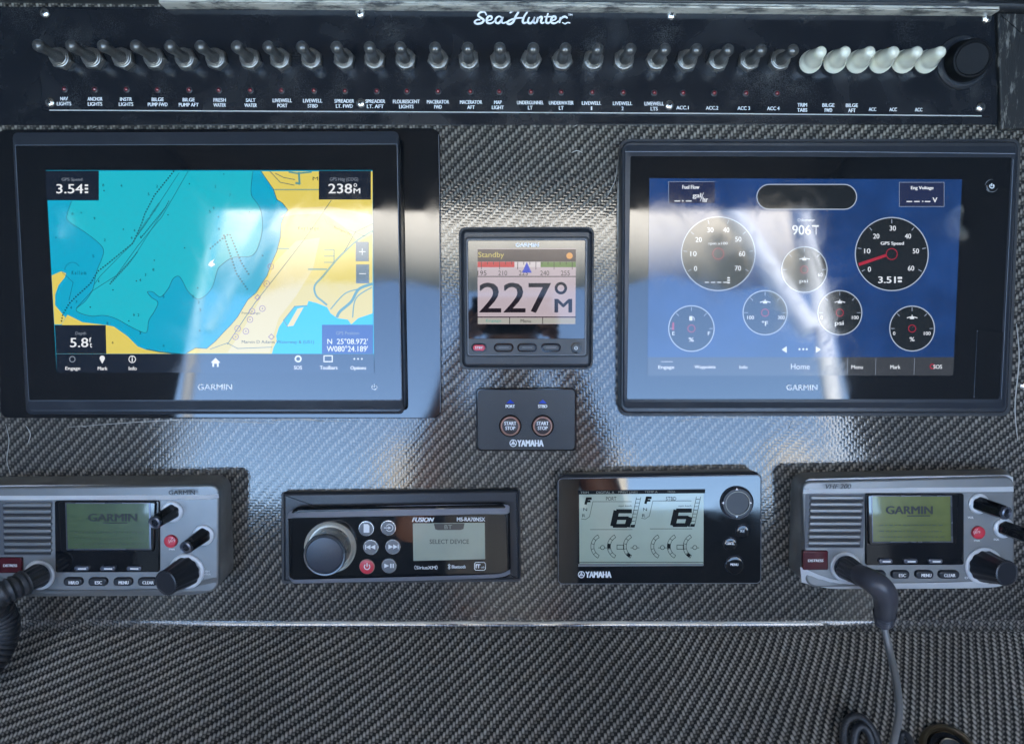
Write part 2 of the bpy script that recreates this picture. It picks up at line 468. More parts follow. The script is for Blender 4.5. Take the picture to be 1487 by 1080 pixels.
def tube(mb, pts, rad, n=12, cap=True):
    """rad number or function of 0..1"""
    vs = []; fs = []; N = len(pts)
    ref = None
    for i, p in enumerate(pts):
        d = (pts[min(i + 1, N - 1)] - pts[max(i - 1, 0)]).normalized()
        if ref is None:
            ref = Vector((1, 0, 0)) if abs(d.x) < .8 else Vector((0, 0, 1))
        u = (ref - d * ref.dot(d)).normalized(); v = d.cross(u); ref = u
        r = rad(i / (N - 1)) if callable(rad) else rad
        for k in range(n):
            a = 2 * math.pi * k / n; vs.append(p + (u * math.cos(a) + v * math.sin(a)) * r)
    for i in range(N - 1):
        for k in range(n):
            l = (k + 1) % n; fs.append((i * n + k, i * n + l, (i + 1) * n + l, (i + 1) * n + k))
    if cap: fs.append(tuple(range(n))); fs.append(tuple((N - 1) * n + k for k in range(n)))
    mb.add(vs, fs); return mb
# ---- flat print -----------------------------------------------------------
class G:
    """flat ink or lit pixels collected at one height of one thing"""
    def __init__(s, th, h): s.th = th; s.h = h; s.mb = MB()
    def pt(s, x, y): return s.th.L(x, y, s.h)
    def poly(s, pts):
        P = [s.pt(x, y) for x, y in pts]
        tris = tessellate_polygon([[Vector((p.x, p.z, 0)) for p in P]])
        s.mb.add(P, [tuple(t) for t in tris]); return s
    def rect(s, x0, y0, x1, y1): return s.poly([(x0, y0), (x1, y0), (x1, y1), (x0, y1)])
    def disc(s, x, y, r, n=24): return s.poly([(x + r * math.cos(2 * math.pi * i / n), y + r * math.sin(2 * math.pi * i / n)) for i in range(n)])
    def arc(s, x, y, r, w, a0=0, a1=360, n=40):
        P = []; 
        for i in range(n + 1):
            a = R(a0 + (a1 - a0) * i / n); c, d = math.cos(a), math.sin(a)
            P += [s.pt(x + (r - w / 2) * c, y + (r - w / 2) * d), s.pt(x + (r + w / 2) * c, y + (r + w / 2) * d)]
        s.mb.add(P, [(2 * i, 2 * i + 2, 2 * i + 3, 2 * i + 1) for i in range(n)]); return s
    def line(s, pts, w, closed=False):
        pts = list(pts) + ([pts[0]] if closed else [])
        for (x0, y0), (x1, y1) in zip(pts, pts[1:]):
            dx, dy = x1 - x0, y1 - y0; l = math.hypot(dx, dy) or 1; ex, ey = dx / l * w * .35, dy / l * w * .35
            nx, ny = -dy / l * w / 2, dx / l * w / 2
            P = [s.pt(x0 - ex + nx, y0 - ey + ny), s.pt(x1 + ex + nx, y1 + ey + ny), s.pt(x1 + ex - nx, y1 + ey - ny), s.pt(x0 - ex - nx, y0 - ey - ny)]
            s.mb.add(P, [(0, 1, 2, 3)])
        return s
    def stroke(s, pts, w0, w1=None):
        """smooth brush stroke"""
        P = spline([Vector((x, y, 0)) for x, y in pts], 7); N = len(P); w1 = w1 or w0; vs = []
        for i, p in enumerate(P):
            d = (P[min(i + 1, N - 1)] - P[max(i - 1, 0)]).normalized(); w = w0 + (w1 - w0) * math.sin(math.pi * i / (N - 1))
            vs += [s.pt(p.x - d.y * w / 2, p.y + d.x * w / 2), s.pt(p.x + d.y * w / 2, p.y - d.x * w / 2)]
        s.mb.add(vs, [(2 * i, 2 * i + 2, 2 * i + 3, 2 * i + 1) for i in range(N - 1)]); return s
    def dots(s, pts, step, r):
        acc = 0; 
        for (x0, y0), (x1, y1) in zip(pts, pts[1:]):
            l = math.hypot(x1 - x0, y1 - y0); t = acc
            while t < l:
                s.disc(x0 + (x1 - x0) * t / l, y0 + (y1 - y0) * t / l, r, 6); t += step
            acc = t - l
        return s
    def text(s, t, x0, y0, x1, y1, bold=.0, shear=0.0, rot=0.0):
        cu = bpy.data.curves.new('t', 'FONT'); cu.body = t; cu.size = 1; cu.offset = 0; cu.shear = shear
        cu.resolution_u = 3; cu.fill_mode = 'FRONT' if hasattr(cu, 'fill_mode') else cu.fill_mode
        cu.dimensions = '2D'; cu.align_x = 'CENTER'; cu.space_line = .82
        ob = bpy.data.objects.new('t', cu); me = bpy.data.meshes.new_from_object(ob)
        vs = [v.co.copy() for v in me.vertices]; fs = [tuple(p.vertices) for p in me.polygons]
        bpy.data.objects.remove(ob); bpy.data.meshes.remove(me); bpy.data.curves.remove(cu)
        if not vs: return s
        mx0 = min(v.x for v in vs); mx1 = max(v.x for v in vs); my0 = min(v.y for v in vs); my1 = max(v.y for v in vs)
        if mx1 - mx0 < 1e-6: return s
        cx, cy = (x0 + x1) / 2, (y0 + y1) / 2
        wd_ = abs(y1 - y0) / max(1, 1 + t.count('|')) * bold * 1.5
        shifts = [(0, 0)] if bold <= 0 else [(-wd_, 0), (wd_, 0), (0, wd_ * .4)]
        for q_, (ox, oy) in enumerate(shifts):
          P = []
          for v in vs:
            x = x0 + (v.x - mx0) / (mx1 - mx0) * (x1 - x0); y = y1 - (v.y - my0) / max(my1 - my0, 1e-6) * (y1 - y0)
            if rot:
                c, d = math.cos(R(rot)), math.sin(R(rot)); x, y = cx + (x - cx) * c - (y - cy) * d, cy + (x - cx) * d + (y - cy) * c
            P.append(s.th.L(x + ox, y + oy, s.h + q_ * .00003))
          s.mb.add(P, fs)
        return s
    def build(s, name, mat, parent=None, label=None): 
        o = s.mb.build(name, mat, parent or s.th.o, 0, label)
        if name in ('gauge_ticks', 'screen_lettering', 'chart_canals', 'chart_lettering', 'chart_marks', 'chart_outlines', 'lcd_segments', 'screen_print', 'heading_lettering'):
            o['kind'] = 'stuff'       # fine print too small to pick apart
        return o
def badge(g, x, y, r):
    """ring emblem with three crossing bars"""
    g.arc(x, y, r * .88, r * .24)
    for a in (90, 210, 330):
        c, d = math.cos(R(a)), math.sin(R(a)); g.line([(x, y), (x - c * r * .8, y - d * r * .8)], r * .26)
    g.arc(x, y, r * .32, r * .2)
def power_icon(g, x, y, r, w):
    g.arc(x, y, r, w, -50, 230, 16); g.line([(x, y - r * 1.25), (x, y - r * .1)], w)

# ------------------------------------------------------------------ dashboard: face, shelf, lips
dash = T('dashboard', 743, 500, 'glossy black carbon fibre dashboard carrying all the screens and switches', 'dashboard')
CREASE = A(743, 908).z
def sheet(name, prof, x0, x1, nx, mat, shear=None):
    """prof = list of (h, b) points of the dashboard frame; UV = metres along the surface"""
    vs = []; fs = []; uvs = []; acc = 0; arcs = [0]
    for a, b in zip(prof, prof[1:]):
        acc += math.hypot(b[0] - a[0], b[1] - a[1]); arcs.append(acc)
    for k, (h, b) in enumerate(prof):
        for i in range(nx + 1):
            x = x0 + (x1 - x0) * i / nx
            vs.append(Vector((x, -h, b)) - dash.a)
            u, v = x, -arcs[k]
            if shear: u, v = shear(x, arcs[k])
            uvs.append((u, v))
    for k in range(len(prof) - 1):
        for i in range(nx):
            q = k * (nx + 1) + i
            fs.append((q, q + nx + 1, q + nx + 2, q + 1))
    me = bpy.data.meshes.new(name); me.from_pydata([tuple(v) for v in vs], [], fs)
    ul = me.uv_layers.new(name='UVMap')
    for l in me.loops: ul.data[l.index].uv = uvs[l.vertex_index]
    for p in me.polygons: p.use_smooth = True
    return new_obj(name, me, dash.o, mat)
FR = .015; SA = R(46)
cr = []
tl = FR * math.tan(SA / 2)
for k in range(9):
    a = SA * k / 8
    cr.append((FR * (1 - math.cos(a)), CREASE + tl - FR * math.sin(a)))
ztop = A(743, -80).z
face_prof = [(0, ztop + (cr[0][1] - ztop) * k / 24) for k in range(25)]
def face_uv(x, s):
    return x + .012 * math.sin(x * 5 + 1) * math.sin(s * 4), -s + .010 * math.sin(x * 3.1 + .6)
sheet('face', face_prof, -.75, .75, 30, CARBON, face_uv)
s0 = face_prof[0][1] - face_prof[-1][1]
h9, b9 = cr[-1]
SL = .30
shelf_prof = [cr[-1]] + [(h9 + math.sin(SA) * SL * k / 14, b9 - math.cos(SA) * SL * k / 14) for k in range(1, 15)]
def shelf_uv(x, s):
    # the cloth was laid skewed here: the twill runs steeper to the right, flatter to the left
    th_ = .95 * max(0.0, x - .08) + .45 * min(0.0, x + .10); dx = x - .05; y = -s
    c, d = math.cos(th_), math.sin(th_)
    return .05 + dx * c + y * d, -(s0 + .006) - dx * d + y * c
sheet('crease', cr, -.75, .75, 40, CARBON_CREASE, lambda x, s: shelf_uv(x, s))
sheet('shelf', shelf_prof, -.75, .75, 40, CARBON_SHELF, shelf_uv)
def shelf_h(x, y):
    """height of the shelf surface under photo pixel (x,y)"""
    lo, hi = 0.0, .3
    for _ in range(40):
        h = (lo + hi) / 2; p = A(x, y, h)
        zs = b9 - (h - h9) / math.tan(SA)
        if p.z < zs: lo = h
        else: hi = h
    return lo
bead_mat = pm('cream_bead', (.56, .51, .42), .25, coat=1, bump=.3, bscale=350, var=.25)
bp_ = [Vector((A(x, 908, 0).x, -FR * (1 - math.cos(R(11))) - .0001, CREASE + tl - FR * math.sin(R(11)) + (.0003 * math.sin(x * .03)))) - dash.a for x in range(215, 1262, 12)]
tube(MB(), bp_, lambda q: .0013 * min(1, 5 * q * (1 - q)) * (1 + .12 * math.sin(q * 90)) + .00012, 10).build('crease_bead', bead_mat, dash.o, 60)  # thin cream bead running along the crease
WORN = worn('chipped_lip', (.030, .034, .040), (.36, .34, .30), .62, 45, (1, 1, 3.5))
WORN_R = worn('rough_resin', (.007, .008, .009), (.20, .19, .17), .53, 90, (2.2, 1, .5), rough=.6)
WORN_E = worn('bare_edge', (.10, .10, .10), (.62, .59, .52), .40, 70, (.5, 1, 3), rough=.35)
slab(dash, 'upper_lip', [(-160, -70), (1640, -70), (1640, 13), (-160, -7)], 0, .014, .5, WORN, .004)
slab(dash, 'lip_edge', [(230, -4), (1452, 9), (1452, 15.5), (230, 4)], .0, .0165, .5, WORN_E, .0014)
slab(dash, 'side_trim', [(1449, 18), (1640, 20), (1640, 186), (1454, 188)], 0, .006, 2, WORN_R, .002)
slab(dash, 'panel_bed', [(-70, 10), (1449, 10), (1449, 181), (-70, 182)], 0, .0012, 2, PANEL_BLACK, .0005)
# wear on the lacquer
g = G(dash, .0004)
def scratch(pts, w): g.stroke(pts, w * .4, w)
scratch([(899, 214), (901, 240), (898, 275), (897, 320), (898, 372), (896, 398)], 2.4)
scratch([(897, 232), (893, 262), (880, 288)], .8)
scratch([(903, 235), (899, 258), (900, 290)], 1.6)
scratch([(100, 620), (230, 611), (360, 609), (520, 612)], 1.0)
scratch([(395, 611), (430, 607), (470, 612)], 2.2)
scratch([(250, 609), (330, 612), (400, 614)], 1.4)
scratch([(8, 615), (13, 640), (10, 668), (16, 690)], 1.0)
scratch([(37, 617), (44, 630), (40, 645)], 1.4)
scratch([(984, 612), (1020, 607), (1085, 606), (1120, 610)], 1.2)
scratch([(1145, 625), (1152, 612), (1172, 616)], 1.0)
scratch([(887, 956), (880, 962)], 1.1)
scratch([(1180, 1026), (1186, 1030)], 1.2)
scratch([(830, 222), (838, 219), (846, 222)], 1.2)
scratch([(1476, 470), (1480, 520), (1474, 590), (1478, 640)], 1.8)
scratch([(110, 164), (110, 174)], 1.4)
for _ in range(46):
    x = random.uniform(650, 895) if random.random() < .4 else random.uniform(20, 1460)
    y = random.choice([random.uniform(612, 690), random.uniform(170, 185), random.uniform(868, 900), random.uniform(200, 330) if 650 < x < 895 else 640])
    a = random.uniform(0, 3.14); l = random.uniform(2, 9)
    scratch([(x, y), (x + l * math.cos(a), y + l * math.sin(a) * .5)], random.uniform(.4, .9))
g.build('scratches', pm('bare_resin', (.42, .41, .38), .5))['kind'] = 'stuff'

# ------------------------------------------------------------------ switch panel
sw = T('switch_panel', 750, 90, 'long black switch plate with white lettering across the top of the dashboard', 'switch panel')
PH = .0035
slab(sw, 'plate', [(56, 13), (1440, 16), (1440, 170), (60, 160)], .0012, PH, 3, PANEL_BLACK, .0008)
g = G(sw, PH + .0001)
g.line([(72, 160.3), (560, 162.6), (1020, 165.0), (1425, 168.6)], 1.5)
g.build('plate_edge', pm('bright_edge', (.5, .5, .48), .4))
led_x = [94,138,184,229,275,318,364,409,456,501,547,591,636,683,725,771,815,860,905,950,992,1037,1083,1128]
lab_x = [93,138,183,229,274,319,364,410,454,500,545,590,636,684,723,770,815,859,904,950,991,1034,1080,1123,1165,1203,1237,1267,1297,1334]
names = ['NAV|LIGHTS','ANCHOR|LIGHTS','INSTR|LIGHTS','BILGE|PUMP FWD','BILGE|PUMP AFT','FRESH|WATER','SALT|WATER','LIVEWELL|PORT','LIVEWELL|STBD','SPREADER|LT. FWD','SPREADER|LT. AFT','FLOURESCENT|LIGHTS','MACERATOR|FWD','MACERATOR|AFT','MAP|LIGHT','UNDERGUNNEL|LT','UNDERWATER|LT','LIVEWELL|1','LIVEWELL|2','LIVEWELL|LTS','ACC.1','ACC.2','ACC 3','ACC 4','TRIM|TABS','BILGE|FWD','BILGE|AFT','ACC','ACC','ACC']
def rowy(x): return 143.5 + (x - 90) * .0085
for x, t in zip(lab_x, names):
    g = G(sw, PH + .0001)
    ls = t.split('|'); y = rowy(x)
    for k, s in enumerate(ls):
        n = len(s); w = {'1': 1.6, '2': 2.6}.get(s, n * 3.55 - (.6 if 'L' in s or 'I' in s else 0))
        yy = y + (k * 7.4 if len(ls) > 1 else 5.5)
        g.text(s, x - w / 2, yy - 2.6, x + w / 2, yy + 2.6, bold=.025)
    g.build('lettering', WHITE_INK)
for x in led_x:
    y = 130 + (x - 90) * .006
    p, q = out_axis(sw, x, y, PH)
    o = lathe(MB(), p, q, [(0, .0032), (.0006, .0031), (.0009, .0025)], 16).build('indicator_rim', SATIN_BLACK, sw.o)
    lathe(MB(), p, q, [(.0004, .0021), (.0016, .0019), (.0022, .0012), (.0025, .0002)], 14).build('indicator_lens', RED_LENS, o)
for x, y in [(65,19),(523,20),(975,22),(1433,27),(73,149),(524,150),(972,153),(1424,156)]:
    p, q = out_axis(sw, x, y, PH)
    o = lathe(MB(), p, q, [(0, .0046), (.0009, .0046), (.0018, .0038), (.0023, .0022), (.0024, .0004)], 20).build('screw', STEEL, sw.o)
    mb = MB(); a = random.uniform(0, 1.5)
    for k in (0, 1):
        c, d = math.cos(a + k * math.pi / 2), math.sin(a + k * math.pi / 2); w = .0006; l = .0021
        P = [p + Vector((c * l * i - d * w * j, -.0026, d * l * i + c * w * j)) for i, j in ((-1, -1), (1, -1), (1, 1), (-1, 1))]
        mb.add(P, [(0, 1, 2, 3)])
    mb.build('recess', pm('recess_dark', (.02, .02, .02), .6), o, 0)
# maker's script on the plate
g = G(sw, PH + .0001)
def K(pts, w0=1.9, w1=3.3): g.stroke([(480 + x / 2.86, y / 2.86 - .3) for x, y in pts], w0, w1)
K([(648, 66), (640, 53), (622, 54), (613, 66), (624, 76), (636, 85), (628, 97), (610, 101), (598, 95), (606, 85), (622, 84)])
K([(650, 88), (668, 82), (668, 71), (656, 71), (648, 84), (652, 97), (668, 98), (684, 88)])
K([(712, 76), (700, 70), (687, 79), (686, 94), (698, 98), (710, 86), (715, 73), (711, 92), (718, 98), (734, 92)])
K([(744, 56), (760, 48), (780, 50), (768, 72), (758, 94), (744, 102), (734, 98), (742, 88), (770, 78), (806, 76)])
K([(820, 48), (806, 68), (798, 90), (804, 98), (816, 94)])
K([(826, 73), (820, 88), (824, 98), (836, 95), (848, 74)]); K([(848, 72), (842, 90), (848, 98), (854, 95)])
K([(862, 73), (856, 98)]); K([(858, 86), (868, 74), (878, 74), (874, 92), (880, 98), (888, 94)])
K([(904, 56), (896, 82), (896, 95), (904, 98), (914, 92)]); K([(886, 72), (922, 71)], 1.4, 2.2)
K([(918, 88), (934, 82), (934, 72), (924, 71), (916, 84), (920, 97), (934, 98), (948, 89)])
K([(956, 73), (950, 98)]); K([(953, 86), (964, 74), (976, 72), (984, 78)])
K([(962, 95), (974, 101), (984, 96), (996, 98)], 1.2, 2)
g.text('TM', 825, 20.5, 831, 23.2, bold=.03)
g.build('maker_script', WHITE_INK)

# ------------------------------------------------------------------ toggle switches
nut_x = [92,138,182,227,272,316,365,409,454,501,545,590,637,681,727,771,816,861,905,952,996,1041,1086,1130]
tip_x = [50,97,146,193,242,289,340,387,437,487,534,581,631,678,727,774,822,870,917,966,1015,1060,1107,1156]
pretty = ['nav lights','anchor lights','instrument lights','forward bilge pump','aft bilge pump','fresh water','salt water','port livewell','starboard livewell','forward spreader light','aft spreader light','flourescent lights','forward macerator','aft macerator','map light','undergunnel light','underwater light','livewell 1','livewell 2','livewell lights','ACC.1','ACC.2','ACC 3','ACC 4']
for k, (nx, tx) in enumerate(zip(nut_x, tip_x)):
    tx += (0, 1.5, -1, 0, 1, -1.5, 1, 0, -1)[k % 9]
    ny = 86.5 + min(nx, 900) * .0035; ty = 63 + k * .35
    place = {0: 'leftmost', 14: 'upright', 23: 'last smoky'}.get(k, 'smoky' if k % 2 else 'dull grey')
    lab = ('%s rubber booted toggle switch above the lettering %s' % (place, names[k].replace('|', ' ')))
    if k in (17, 18): lab = ('toggle switch above LIVEWELL 1, just right of the UNDERWATER LT one', 'toggle switch above LIVEWELL 2, just left of the LIVEWELL LTS one')[k - 17]
    if k >= 20: lab = ('toggle switch above ACC.1, right of the LIVEWELL LTS one and its screw', 'toggle switch above ACC.2, second of the four ACC ones', 'toggle switch above ACC 3, second to the left of the milky clear ones', 'last dark toggle switch above ACC 4, touching the milky clear ones')[k - 20]
    t = T('toggle_switch', nx, ny, lab, 'toggle switch', 'dark toggle switches in a row along the switch panel', h=PH)
    t.o.matrix_world = W @ Matrix.Translation(t.a)
    p = t.L(nx, ny, PH); q = p + Vector((0, -1, 0))
    rot = random.uniform(0, 1)
    lathe(MB(), p, q, [(0, .0108), (.0042, .0108), (.0052, .0100)], 6, rot=rot).build('hex_nut', NUT, t.o, 20)
    base = t.L(nx, ny, PH + .0045); tip = t.L(tx, ty, .0405)
    Lg = (tip - base).length
    lathe(MB(), p, q, [(.005, .0096), (.0066, .0094), (.0070, .0084), (.0085, .0086), (.0091, .0076), (.0106, .0077), (.0114, .0066), (.0128, .0060)], 22).build('ribbed_collar', NUT, t.o, 30)
    bp = base + (tip - base) * .12
    pr = [(0, .0056), (Lg * .12, .0058), (Lg * .2, .0048), (Lg * .4, .0043), (Lg * .6, .0047), (Lg * .78, .0057), (Lg * .9, .0055), (Lg * .96, .0040), (Lg * .99, .0014)]
    lathe(MB(), bp, bp + (tip - bp), [(a * .88, b) for a, b in pr], 18).build('lever', RUBBER_SMOKE, t.o, 60)
wb = [1175, 1210, 1243, 1276, 1309, 1342]; wt = [1194, 1229, 1265, 1300, 1334, 1368]
wn_ = ['milky clear booted toggle next to the last dark toggle above TRIM TABS', 'milky clear booted toggle above the lettering BILGE FWD',
       'milky clear booted toggle above the lettering BILGE AFT', 'milky clear booted toggle above the first plain ACC lettering',
       'milky clear booted toggle above the middle plain ACC lettering', 'rightmost milky clear toggle switch beside the round black socket cap']
for bx, tx, lab in zip(wb, wt, wn_):
    t = T('toggle_switch', bx, 92, lab, 'toggle switch', 'milky clear toggle switches at the right of the panel', h=PH)
    p = t.L(bx, 92, PH); tip = t.L(tx, 74, .036); ax = (tip - p).normalized(); Lg = (tip - p).length
    pr = [(0, .0100), (.002, .0106), (.0034, .0092), (.0048, .0106), (.0062, .0092), (.0076, .0102), (.0092, .0088), (.0125, .0088),
          (.017, .0079), (.022, .0067), (Lg * .80, .0058), (Lg * .92, .0052), (Lg * .98, .0036), (Lg, .0010)]
    # the foot sits flat on the plate, the tip leans: blend the axis
    mb = MB(); n = 22; vs = []; fs = []
    for tt, r in pr:
        w = min(1, tt / .012); c = p + (Vector((0, -1, 0)) * (1 - w) + ax * w) * tt
        dd = (Vector((0, -1, 0)) * (1 - w) + ax * w).normalized(); u = dd.cross(Vector((0, 0, 1))).normalized(); v = u.cross(dd)
        for i in range(n):
            a = 2 * math.pi * i / n; vs.append(c + (u * math.cos(a) + v * math.sin(a)) * r)
    for k in range(len(pr) - 1):
        for i in range(n):
            j = (i + 1) % n; fs.append((k * n + i, k * n + j, (k + 1) * n + j, (k + 1) * n + i))
    fs.append(tuple((len(pr) - 1) * n + i for i in range(n)))
    mb.add(vs, fs).build('silicone_boot', CLEAR_BOOT, t.o, 60)
    lathe(MB(), p + Vector((0, -.001, 0)), p + Vector((0, -2, 0)), [(0, .0078), (.003, .0078), (.0045, .0062), (.0075, .0060), (.0085, .004)], 18).build('bushing', CLEAR_CORE, t.o, 40)
    c = p + Vector((0, -.006, 0)) + ax * .002
    lathe(MB(), c, tip, [(0, .0036), (.010, .0032), (Lg * .42, .0046), (Lg * .5, .0034), (Lg * .52, .001)], 14).build('lever', CLEAR_CORE, t.o, 60)
# round socket cap at the right end
t = T('socket_cap', 1398, 91, 'large round black socket cap at the right end of the switch panel', 'socket cap', h=PH)
p, q = out_axis(t, 1396, 92, PH)
lathe(MB(), p, q, [(0, .0255), (.003, .0255), (.005, .0235), (.0052, .0215), (.0045, .0200)], 48).build('flange', SATIN_BLACK, t.o, 30)
c1 = t.L(1411, 86, .024)
lathe(MB(), p + Vector((0, -.004, 0)), c1, [(0, .0195), (.016, .0182), (.0195, .0165), (.0200, .0150), (.0190, .0138), (.0188, .001)], 40).build('cap', pm('cap_rubber', (.008, .009, .011), .5, ior=1.2, dust=.03), t.o, 30)
lathe(MB(), t.L(1372, 112, PH), t.L(1372, 112, PH) + Vector((0, -1, 0)), [(0, .0018), (.001, .0012), (.0012, .0002)], 10).build('rivet', STEEL, t.o)

# ------------------------------------------------------------------ left chartplotter
cp = T('chartplotter', 320, 400, 'large glossy chartplotter showing a blue and yellow coastal chart, at the left', 'chartplotter')
slab(cp, 'mounting_plate', [(-8, 188), (639, 186), (641, 608), (0, 607)], 0, .004, [16, 14, 14, 12], BLACK_GLASS, .0012)
g = G(cp, .0041)
g.line([(637, 196), (639, 320), (639.5, 598)], .8); g.line([(300, 607.2), (630, 607.2)], .7)
g.build('plate_edge', pm('dim_edge', (.12, .13, .15), .3))
SH = .021
slab(cp, 'housing', [(20, 196), (578, 194), (586, 600), (40, 600)], .004, SH - .002, [6, 6, 8, 10], BEZEL, .002)
frame_ring(cp, 'bezel', [(18, 193), (579, 191), (587, 601), (38, 601)], [(22, 210.5), (576.5, 209), (583.5, 581), (42, 581.5)], SH - .003, SH, 7, 3, BEZEL)
slab(cp, 'front_glass', [(22.6, 211.2), (576, 209.8), (583, 580.4), (42.6, 581)], SH - .001, SH + .0002, 3, BLACK_GLASS, .0002)
g = G(cp, SH + .0003)
g.line([(22, 211), (576.5, 209.4), (583.5, 581), (42, 581.6)], .9, True)
g.build('glass_rim', pm('rim_line', (.10, .12, .15), .3))
h = SH + .0004; dh = .00012
EM_K = .95
scr = G(cp, h).poly([(66.5, 247.5), (541, 247.5), (543.3, 541), (82.5, 541)]).build('screen', em((0, 168, 205), EM_K))
h += dh
coast = [(379,249),(388,262),(397,275),(402,290),(410,295),(418,305),(413,313),(408,325),(407,345),(402,365),(393,385),(388,400),(380,412),(372,425),(360,435),(352,448),(345,460),(335,472),(325,482),(313,495),(300,506),(284,505),(270,513)]
shoal = [(104,292),(97,313),(100,322),(120,335),(140,350),(150,362),(148,375),(140,395),(135,419),(124,437),(111,448),(115,454),(133,459),(151,458),(169,463),(189,474),(209,483),(214,479),(216,465),(224,452),(229,439),(220,432),(214,424),(222,424),(233,431),(244,419),(251,405),(259,401),(265,408),(273,423),(286,434),(297,430),(308,417),(315,394),(320,386),(338,374),(366,371),(377,351),(381,326),(377,301),(365,283),(366,258),(367,249)]
def sm2(pts, n=3):
    return [(p.x, p.y) for p in spline([Vector((x, y, 0)) for x, y in pts], n)]
shoal_s = sm2(shoal)
G(cp, h).poly(shoal_s + [(143, 249), (143, 292)]).build('chart_shallow', em((28, 186, 205), EM_K), scr)
g = G(cp, h).poly(coast + [(395, 513.5), (541, 513.5), (541, 249)])
g.poly([(89,394),(96,397),(94,403),(85,414),(80,428),(80,443),(89,454),(95,461),(89,471),(79,471),(75,400)])
g.poly([(98,457),(120,468),(154,472),(165,474),(185,488),(200,503),(213,508),(240,511),(250,513.5),(82,513.5),(90,470)])
g.build('chart_land', em((228, 208, 98), EM_K), scr)
h += dh
g = G(cp, h).poly([(395,513.5),(397,505),(402,495),(401,488),(405,475),(412,465),(425,450),(430,444),(446,443),(448,437),(460,440),(475,446),(480,455),(490,462),(505,464),(510,471),(520,462),(541,455),(541.6,513.5)])
g.build('chart_bay', em((0, 190, 232), EM_K), scr)
g = G(cp, h).poly([(407,316),(430,312),(470,310),(500,330),(520,352),(541,340),(541,312),(480,300),(425,302)])
g.poly([(400,380),(430,350),(465,345),(455,390),(430,430),(405,462),(396,490),(392,512),(330,512),(352,480),(375,440)])
g.build('chart_town', em((232, 216, 150), EM_K), scr)
h += dh
g = G(cp, h)
g.poly([(417,474),(432,448),(441,446),(426,473)])
g.build('chart_spit', em((232, 214, 140), EM_K), scr)
g = G(cp, h)
g.stroke([(541,335),(519,349),(503,363),(489,377),(469,401),(457,415),(459,429),(469,438),(475,443)], 2.6)
g.stroke([(541,412),(521,420),(510,438),(494,452),(489,461)], 4.0)
g.stroke([(519,420),(500,427),(480,449)], 1.6); g.stroke([(540,417),(517,433),(512,461)], 1.6)
g.line([(418,475),(412,465),(428,445),(446,444)], 1.6)
g.line([(485,363),(485,381)], 1.4)
for y in (363, 372, 381): g.line([(471, y), (485, y)], 1.3)
g.line([(448,391),(474,391)], 2.0); g.line([(402,361),(419,361)], 2)
g.line([(434,251),(435,267),(430,266)], 3); g.line([(398,275.5),(463,275.5)], 1.4)
g.line([(420,250),(432,252),(452,250)], 2.4)
g.build('chart_canals', em((92, 152, 150), EM_K), scr)
g = G(cp, h)
g.stroke(shoal_s[::3], .8)
g.line(coast, .9); g.line([(481,291),(440,350),(400,402),(370,440),(350,470),(330,500)], .9)
g.line([(392,249),(407,265),(427,269)], 1.0); g.line([(400,252),(412,258),(428,261)], 1.0)
g.line([(470,315),(475,325),(510,335),(534,345)], .7); g.line([(541,325),(516,337),(500,365)], 1.2)
g.line([(260,251),(228,300),(190,356),(173,373),(146,400),(136,414)], .7)
g.line([(273,249),(235,315),(200,357),(169,400),(133,423),(111,447)], .8)
g.line([(241,300),(195,372),(160,410)], .6)
g.line([(90,395),(106,410),(100,436)], .7); g.arc(105, 392, 11, .7, 180, 330, 14)
g.line([(305,507),(330,498),(345,506),(395,504)], .8); g.line([(213,507),(232,511),(262,514)], 1.4)
g.build('chart_outlines', em((30, 96, 110), EM_K), scr)
g = G(cp, h + dh)
g.dots([(252,249),(224,284),(210,311),(206,324),(193,353),(182,362),(155,384),(142,394),(131,412),(111,430),(100,441),(91,457),(89,468)], 4.2, 1.3)
g.dots([(330,341),(318,350),(304,362)], 4.5, 1.3); g.dots([(325,342),(331,360),(343,397),(359,420)], 4.5, 1.3); g.dots([(334,341),(340,356),(350,381),(362,400)], 4.5, 1.3)
g.dots([(205,345),(240,302),(246,290)], 3.3, 1.1); g.dots([(160,412),(185,385),(200,365)], 3.3, 1.1)
for x, y in [(151,277),(118,309),(275,267),(244,312),(317,315),(179,333),(268,360),(224,378),(325,253),(362,308),(164,421),(198,408),(287,418),(290,480),(187,466),(131,446),(381,371),(81,345)]: g.disc(x, y, 1.1, 6)
rs = random.Random(5)
for _ in range(46):
    x, y = rs.uniform(100, 400), rs.uniform(255, 500)
    if x < 345 - (y - 250) * .1 and (x > 150 or y < 450): g.text(str(rs.randint(2, 9)), x, y, x + 2.6, y + 4)
g.text('K e y  L a r g o', 433, 329, 462, 335); g.text('Rodriguez Key', 484, 333, 512, 338, rot=24)
g.text('K e l l a m', 104, 393, 125, 399); g.text('Marvin D Adams Waterway & (US1)', 351, 494, 456, 500)
g.text('Port Largo', 351, 453, 378, 457); g.text('M', 454, 257, 462, 262)
g.text('INTRACOASTAL WATERWAY', 188, 316, 243, 319.5, rot=-55)
g.build('chart_lettering', em((22, 40, 48), EM_K), scr)
g = G(cp, h + dh)
for x, y in [(387,412),(381,448),(363,464),(357,481),(342,489),(345,477),(393,387),(366,452)]:
    g.arc(x, y, 4.2, .9, n=16); g.disc(x, y, 1.1, 8)
for x, y in [(374,432),(394,489)]: g.line([(x - 4, y), (x, y - 4), (x + 4, y), (x, y + 4)], 1, True)
g.build('chart_marks', em((150, 110, 150), EM_K), scr)
g = G(cp, h + dh).poly([(312,376),(309,381),(313,384),(307,388),(302,385),(305,380)])
g.build('boat_marker', em((240, 240, 240), 1), scr)
h += 2 * dh
BOX = em((17, 27, 42), 1)
